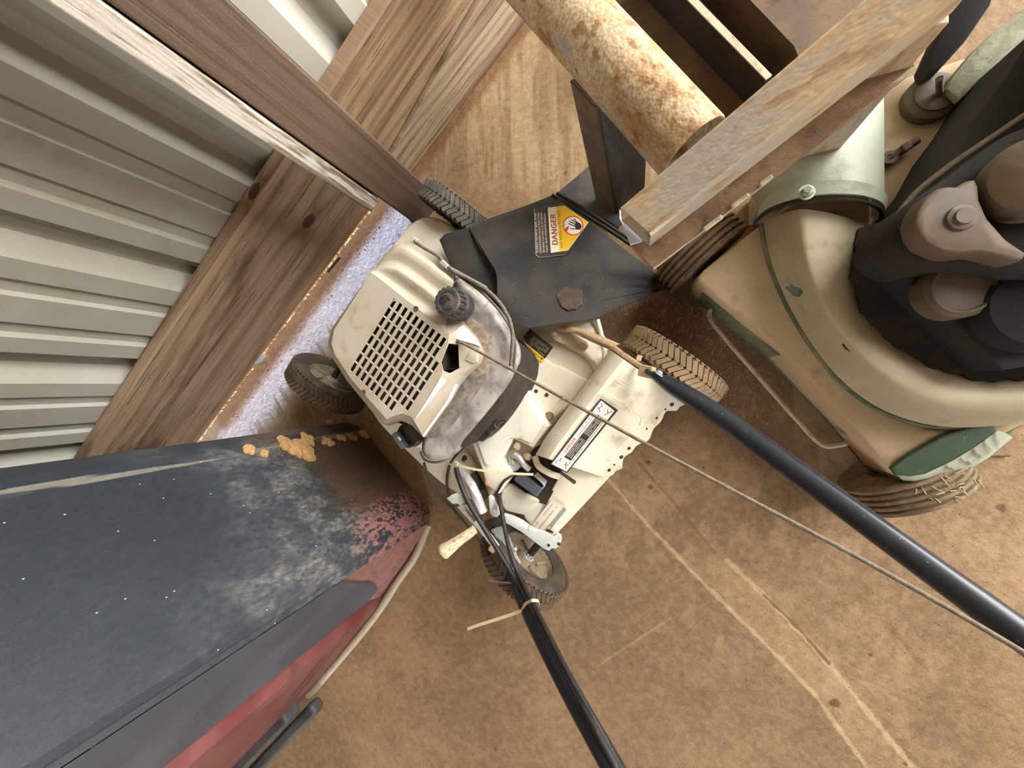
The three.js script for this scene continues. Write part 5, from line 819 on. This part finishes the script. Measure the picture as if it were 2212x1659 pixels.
{ // ribbed front wheels: one under the lip, one behind the beam
  const ribbed = (c, axis, r, w, lab) => {
    const prof = [], n = 5; prof.push([r * .45, -w / 2]); prof.push([r * .8, -w / 2]); for (let k = 0; k < n; k++) { const a = -w / 2 + w * k / n, b = a + w / n; prof.push([r - .006, a + .001], [r, a + w / n * .25], [r, a + w / n * .75], [r - .004, b - .001]); } prof.push([r * .8, w / 2], [r * .45, w / 2]);
    const t = part('wheel', lathe(prof, c, axis, 48, 0.3), M.lugGreyBrown, machine, lab);
    part('rim', lathe([[0, -w * .3], [r * .2, -w * .35], [r * .45, -w * .2], [r * .5, -w * .48], [r * .52, -w * .48], [r * .52, w * .48], [r * .5, w * .48], [r * .45, w * .2], [r * .2, w * .35], [0, w * .3]], c, axis, 32, 0.4), M.brownSteel, t);
    return t;
  };
  M.lugGreyBrown = grimy([112, 94, 70], [146, 126, 98], [70, 56, 42], { seed: 631, size: 0.08, amount: 0.8, grimeAt: 0.58, specks: 0.01, spark: [184, 170, 144], rough: 0.95, px: 256, bump: 0.001 });
  const c1 = P(1950, 1035, .085), dir = P(2085, 1005, .085).sub(P(1850, 1100, .085)).normalize(), ax = V(dir.z, 0, -dir.x);
  const w1 = ribbed(c1, ax, 0.085, 0.05, 'front caster wheel with ribbed dusty tread');
  const clumps = []; for (let k = 0; k < 26; k++) { const a = rr(0.6, 2.0), s = rr(-.02, .02), p = c1.clone().addScaledVector(ax, s).addScaledVector(dir, Math.cos(a) * .0855 + 0.0).add(V(0, Math.sin(a) * .0855, 0)); clumps.push(bar(p, p.clone().add(V(rr(-.012, .012), rr(-.001, .004), rr(-.012, .012))), 0.0012, 0.0012, V(0, 1, 0), .0003, 1)); }
  const cl = part('grass_clump', clumps, M.paleEdge, w1); 
  part('wheel_fork', [tube([P(1950, 1035, .085).addScaledVector(ax, 0.032), P(1985, 985, .15)], 0.007, { seg: 4 })], M.greenDusty, machine);
  const d2 = P(1560, 505, .08).sub(P(1440, 610, .08)).normalize(), a2 = V(d2.z, 0, -d2.x);
  ribbed(P(1510, 548, .085), a2, 0.085, 0.055, 'front wheel half hidden by the beam');
  part('wheel_fork', [tube([P(1535, 560, .085), P(1580, 590, .12)], 0.008, { seg: 4 })], M.greenDusty, machine);
  part('rear_axle', [tube([P(2150, 600, .06), P(2400, 400, .06)], 0.02, { seg: 2 })], M.engineDark, machine);
  for (const [u, v] of [[2330, 560], [2330, 200]]) ribbed(P(u, v, .085), a2, 0.085, 0.055, 'rear wheel');
}

// ---------------------------------------------------------------- litter on the floor
{
  const dirt = grimy([132, 98, 64], [158, 122, 82], [96, 68, 44], { seed: 701, size: 0.05, amount: 0.8, rough: 1, px: 256 });
  const L = [], lump = (p, r) => { const g = new THREE.IcosahedronGeometry(r, 0); g.scale(rr(.7, 1.4), rr(.3, .6), rr(.7, 1.4)); g.rotateY(rr(0, 6)); g.translate(p.x, p.y + r * 0.2, p.z); L.push(boxUV(g)); };
  for (let k = 0; k < 260; k++) { const s = rr(-1.1, -0.06); lump(W(s, 0, WALL + 0.012 + Math.abs(rr(-1, 1)) ** 2 * 0.035), rr(0.0006, 0.0022)); }
  for (let k = 0; k < 120; k++) { const s = rr(0.03, 1.0); lump(W(s, 0, WALL + 0.02 + Math.abs(rr(-1, 1)) ** 2 * 0.05), rr(0.0006, 0.002)); }
  for (let k = 0; k < 60; k++) { const s = rr(-0.11, 0.03); lump(W(s, 0, WALL + 0.15 + rr(0, 0.04)), rr(0.001, 0.0035)); }
  const o = part('floor_dirt', L, dirt, null); o.userData = { label: 'crumbs of brown dirt along the foot of the wall', category: 'dirt', kind: 'stuff' };
  const S = []; const straw = grimy([186, 158, 112], [204, 180, 136], [150, 120, 80], { seed: 703, size: 0.02, amount: 0.8, rough: 0.9, px: 256 });
  for (let k = 0; k < 520; k++) { const c = grassC[0].clone().lerp(grassC[2], rr(-0.15, 0.75)), a = rr(0, 6.283), q = Math.sqrt(rnd()) * 0.13, p = V(c.x + q * Math.cos(a), 0.0012, c.z + q * Math.sin(a)), d = rr(0, 6.283), l = rr(0.003, 0.010); const g = new THREE.BoxGeometry(l, 0.0006, 0.0007); g.rotateY(d); g.rotateZ(rr(-.15, .15)); g.translate(p.x, p.y, p.z); S.push(boxUV(g)); }
  const s = part('grass_clippings', S, straw, null); s.userData = { label: 'dry grass clippings scattered between the two mowers', category: 'grass', kind: 'stuff' };
  const twig = part('twig', tube([P(2075, 988, .004), P(2120, 984, .006), P(2180, 984, .004)], 0.0022, { seg: 12, rad: 6 }), M.brownSteel, null); twig.userData = { label: 'thin brown twig on the floor by the green front lip', category: 'twig' };
  const slv = part('wood_splinter', bar(P(708, 588, .030), P(735, 556, .032), .006, .004, V(0, 1, 0), .001), M.stud, null); slv.userData = { label: 'frayed wood splinter at the lower edge of the dark board', category: 'splinter' };
  const fl = part('paint_flake', [plate([[548, 772, .03], [556, 766, .03], [566, 764, .03], [573, 770, .03], [566, 780, .03], [555, 788, .03], [546, 786, .03]], .006, { bevel: .001 })], M.palePlate, null); fl.userData = { label: 'white flake caught under the dark bottom board', category: 'flake' };
}
renderer.render(scene, camera);
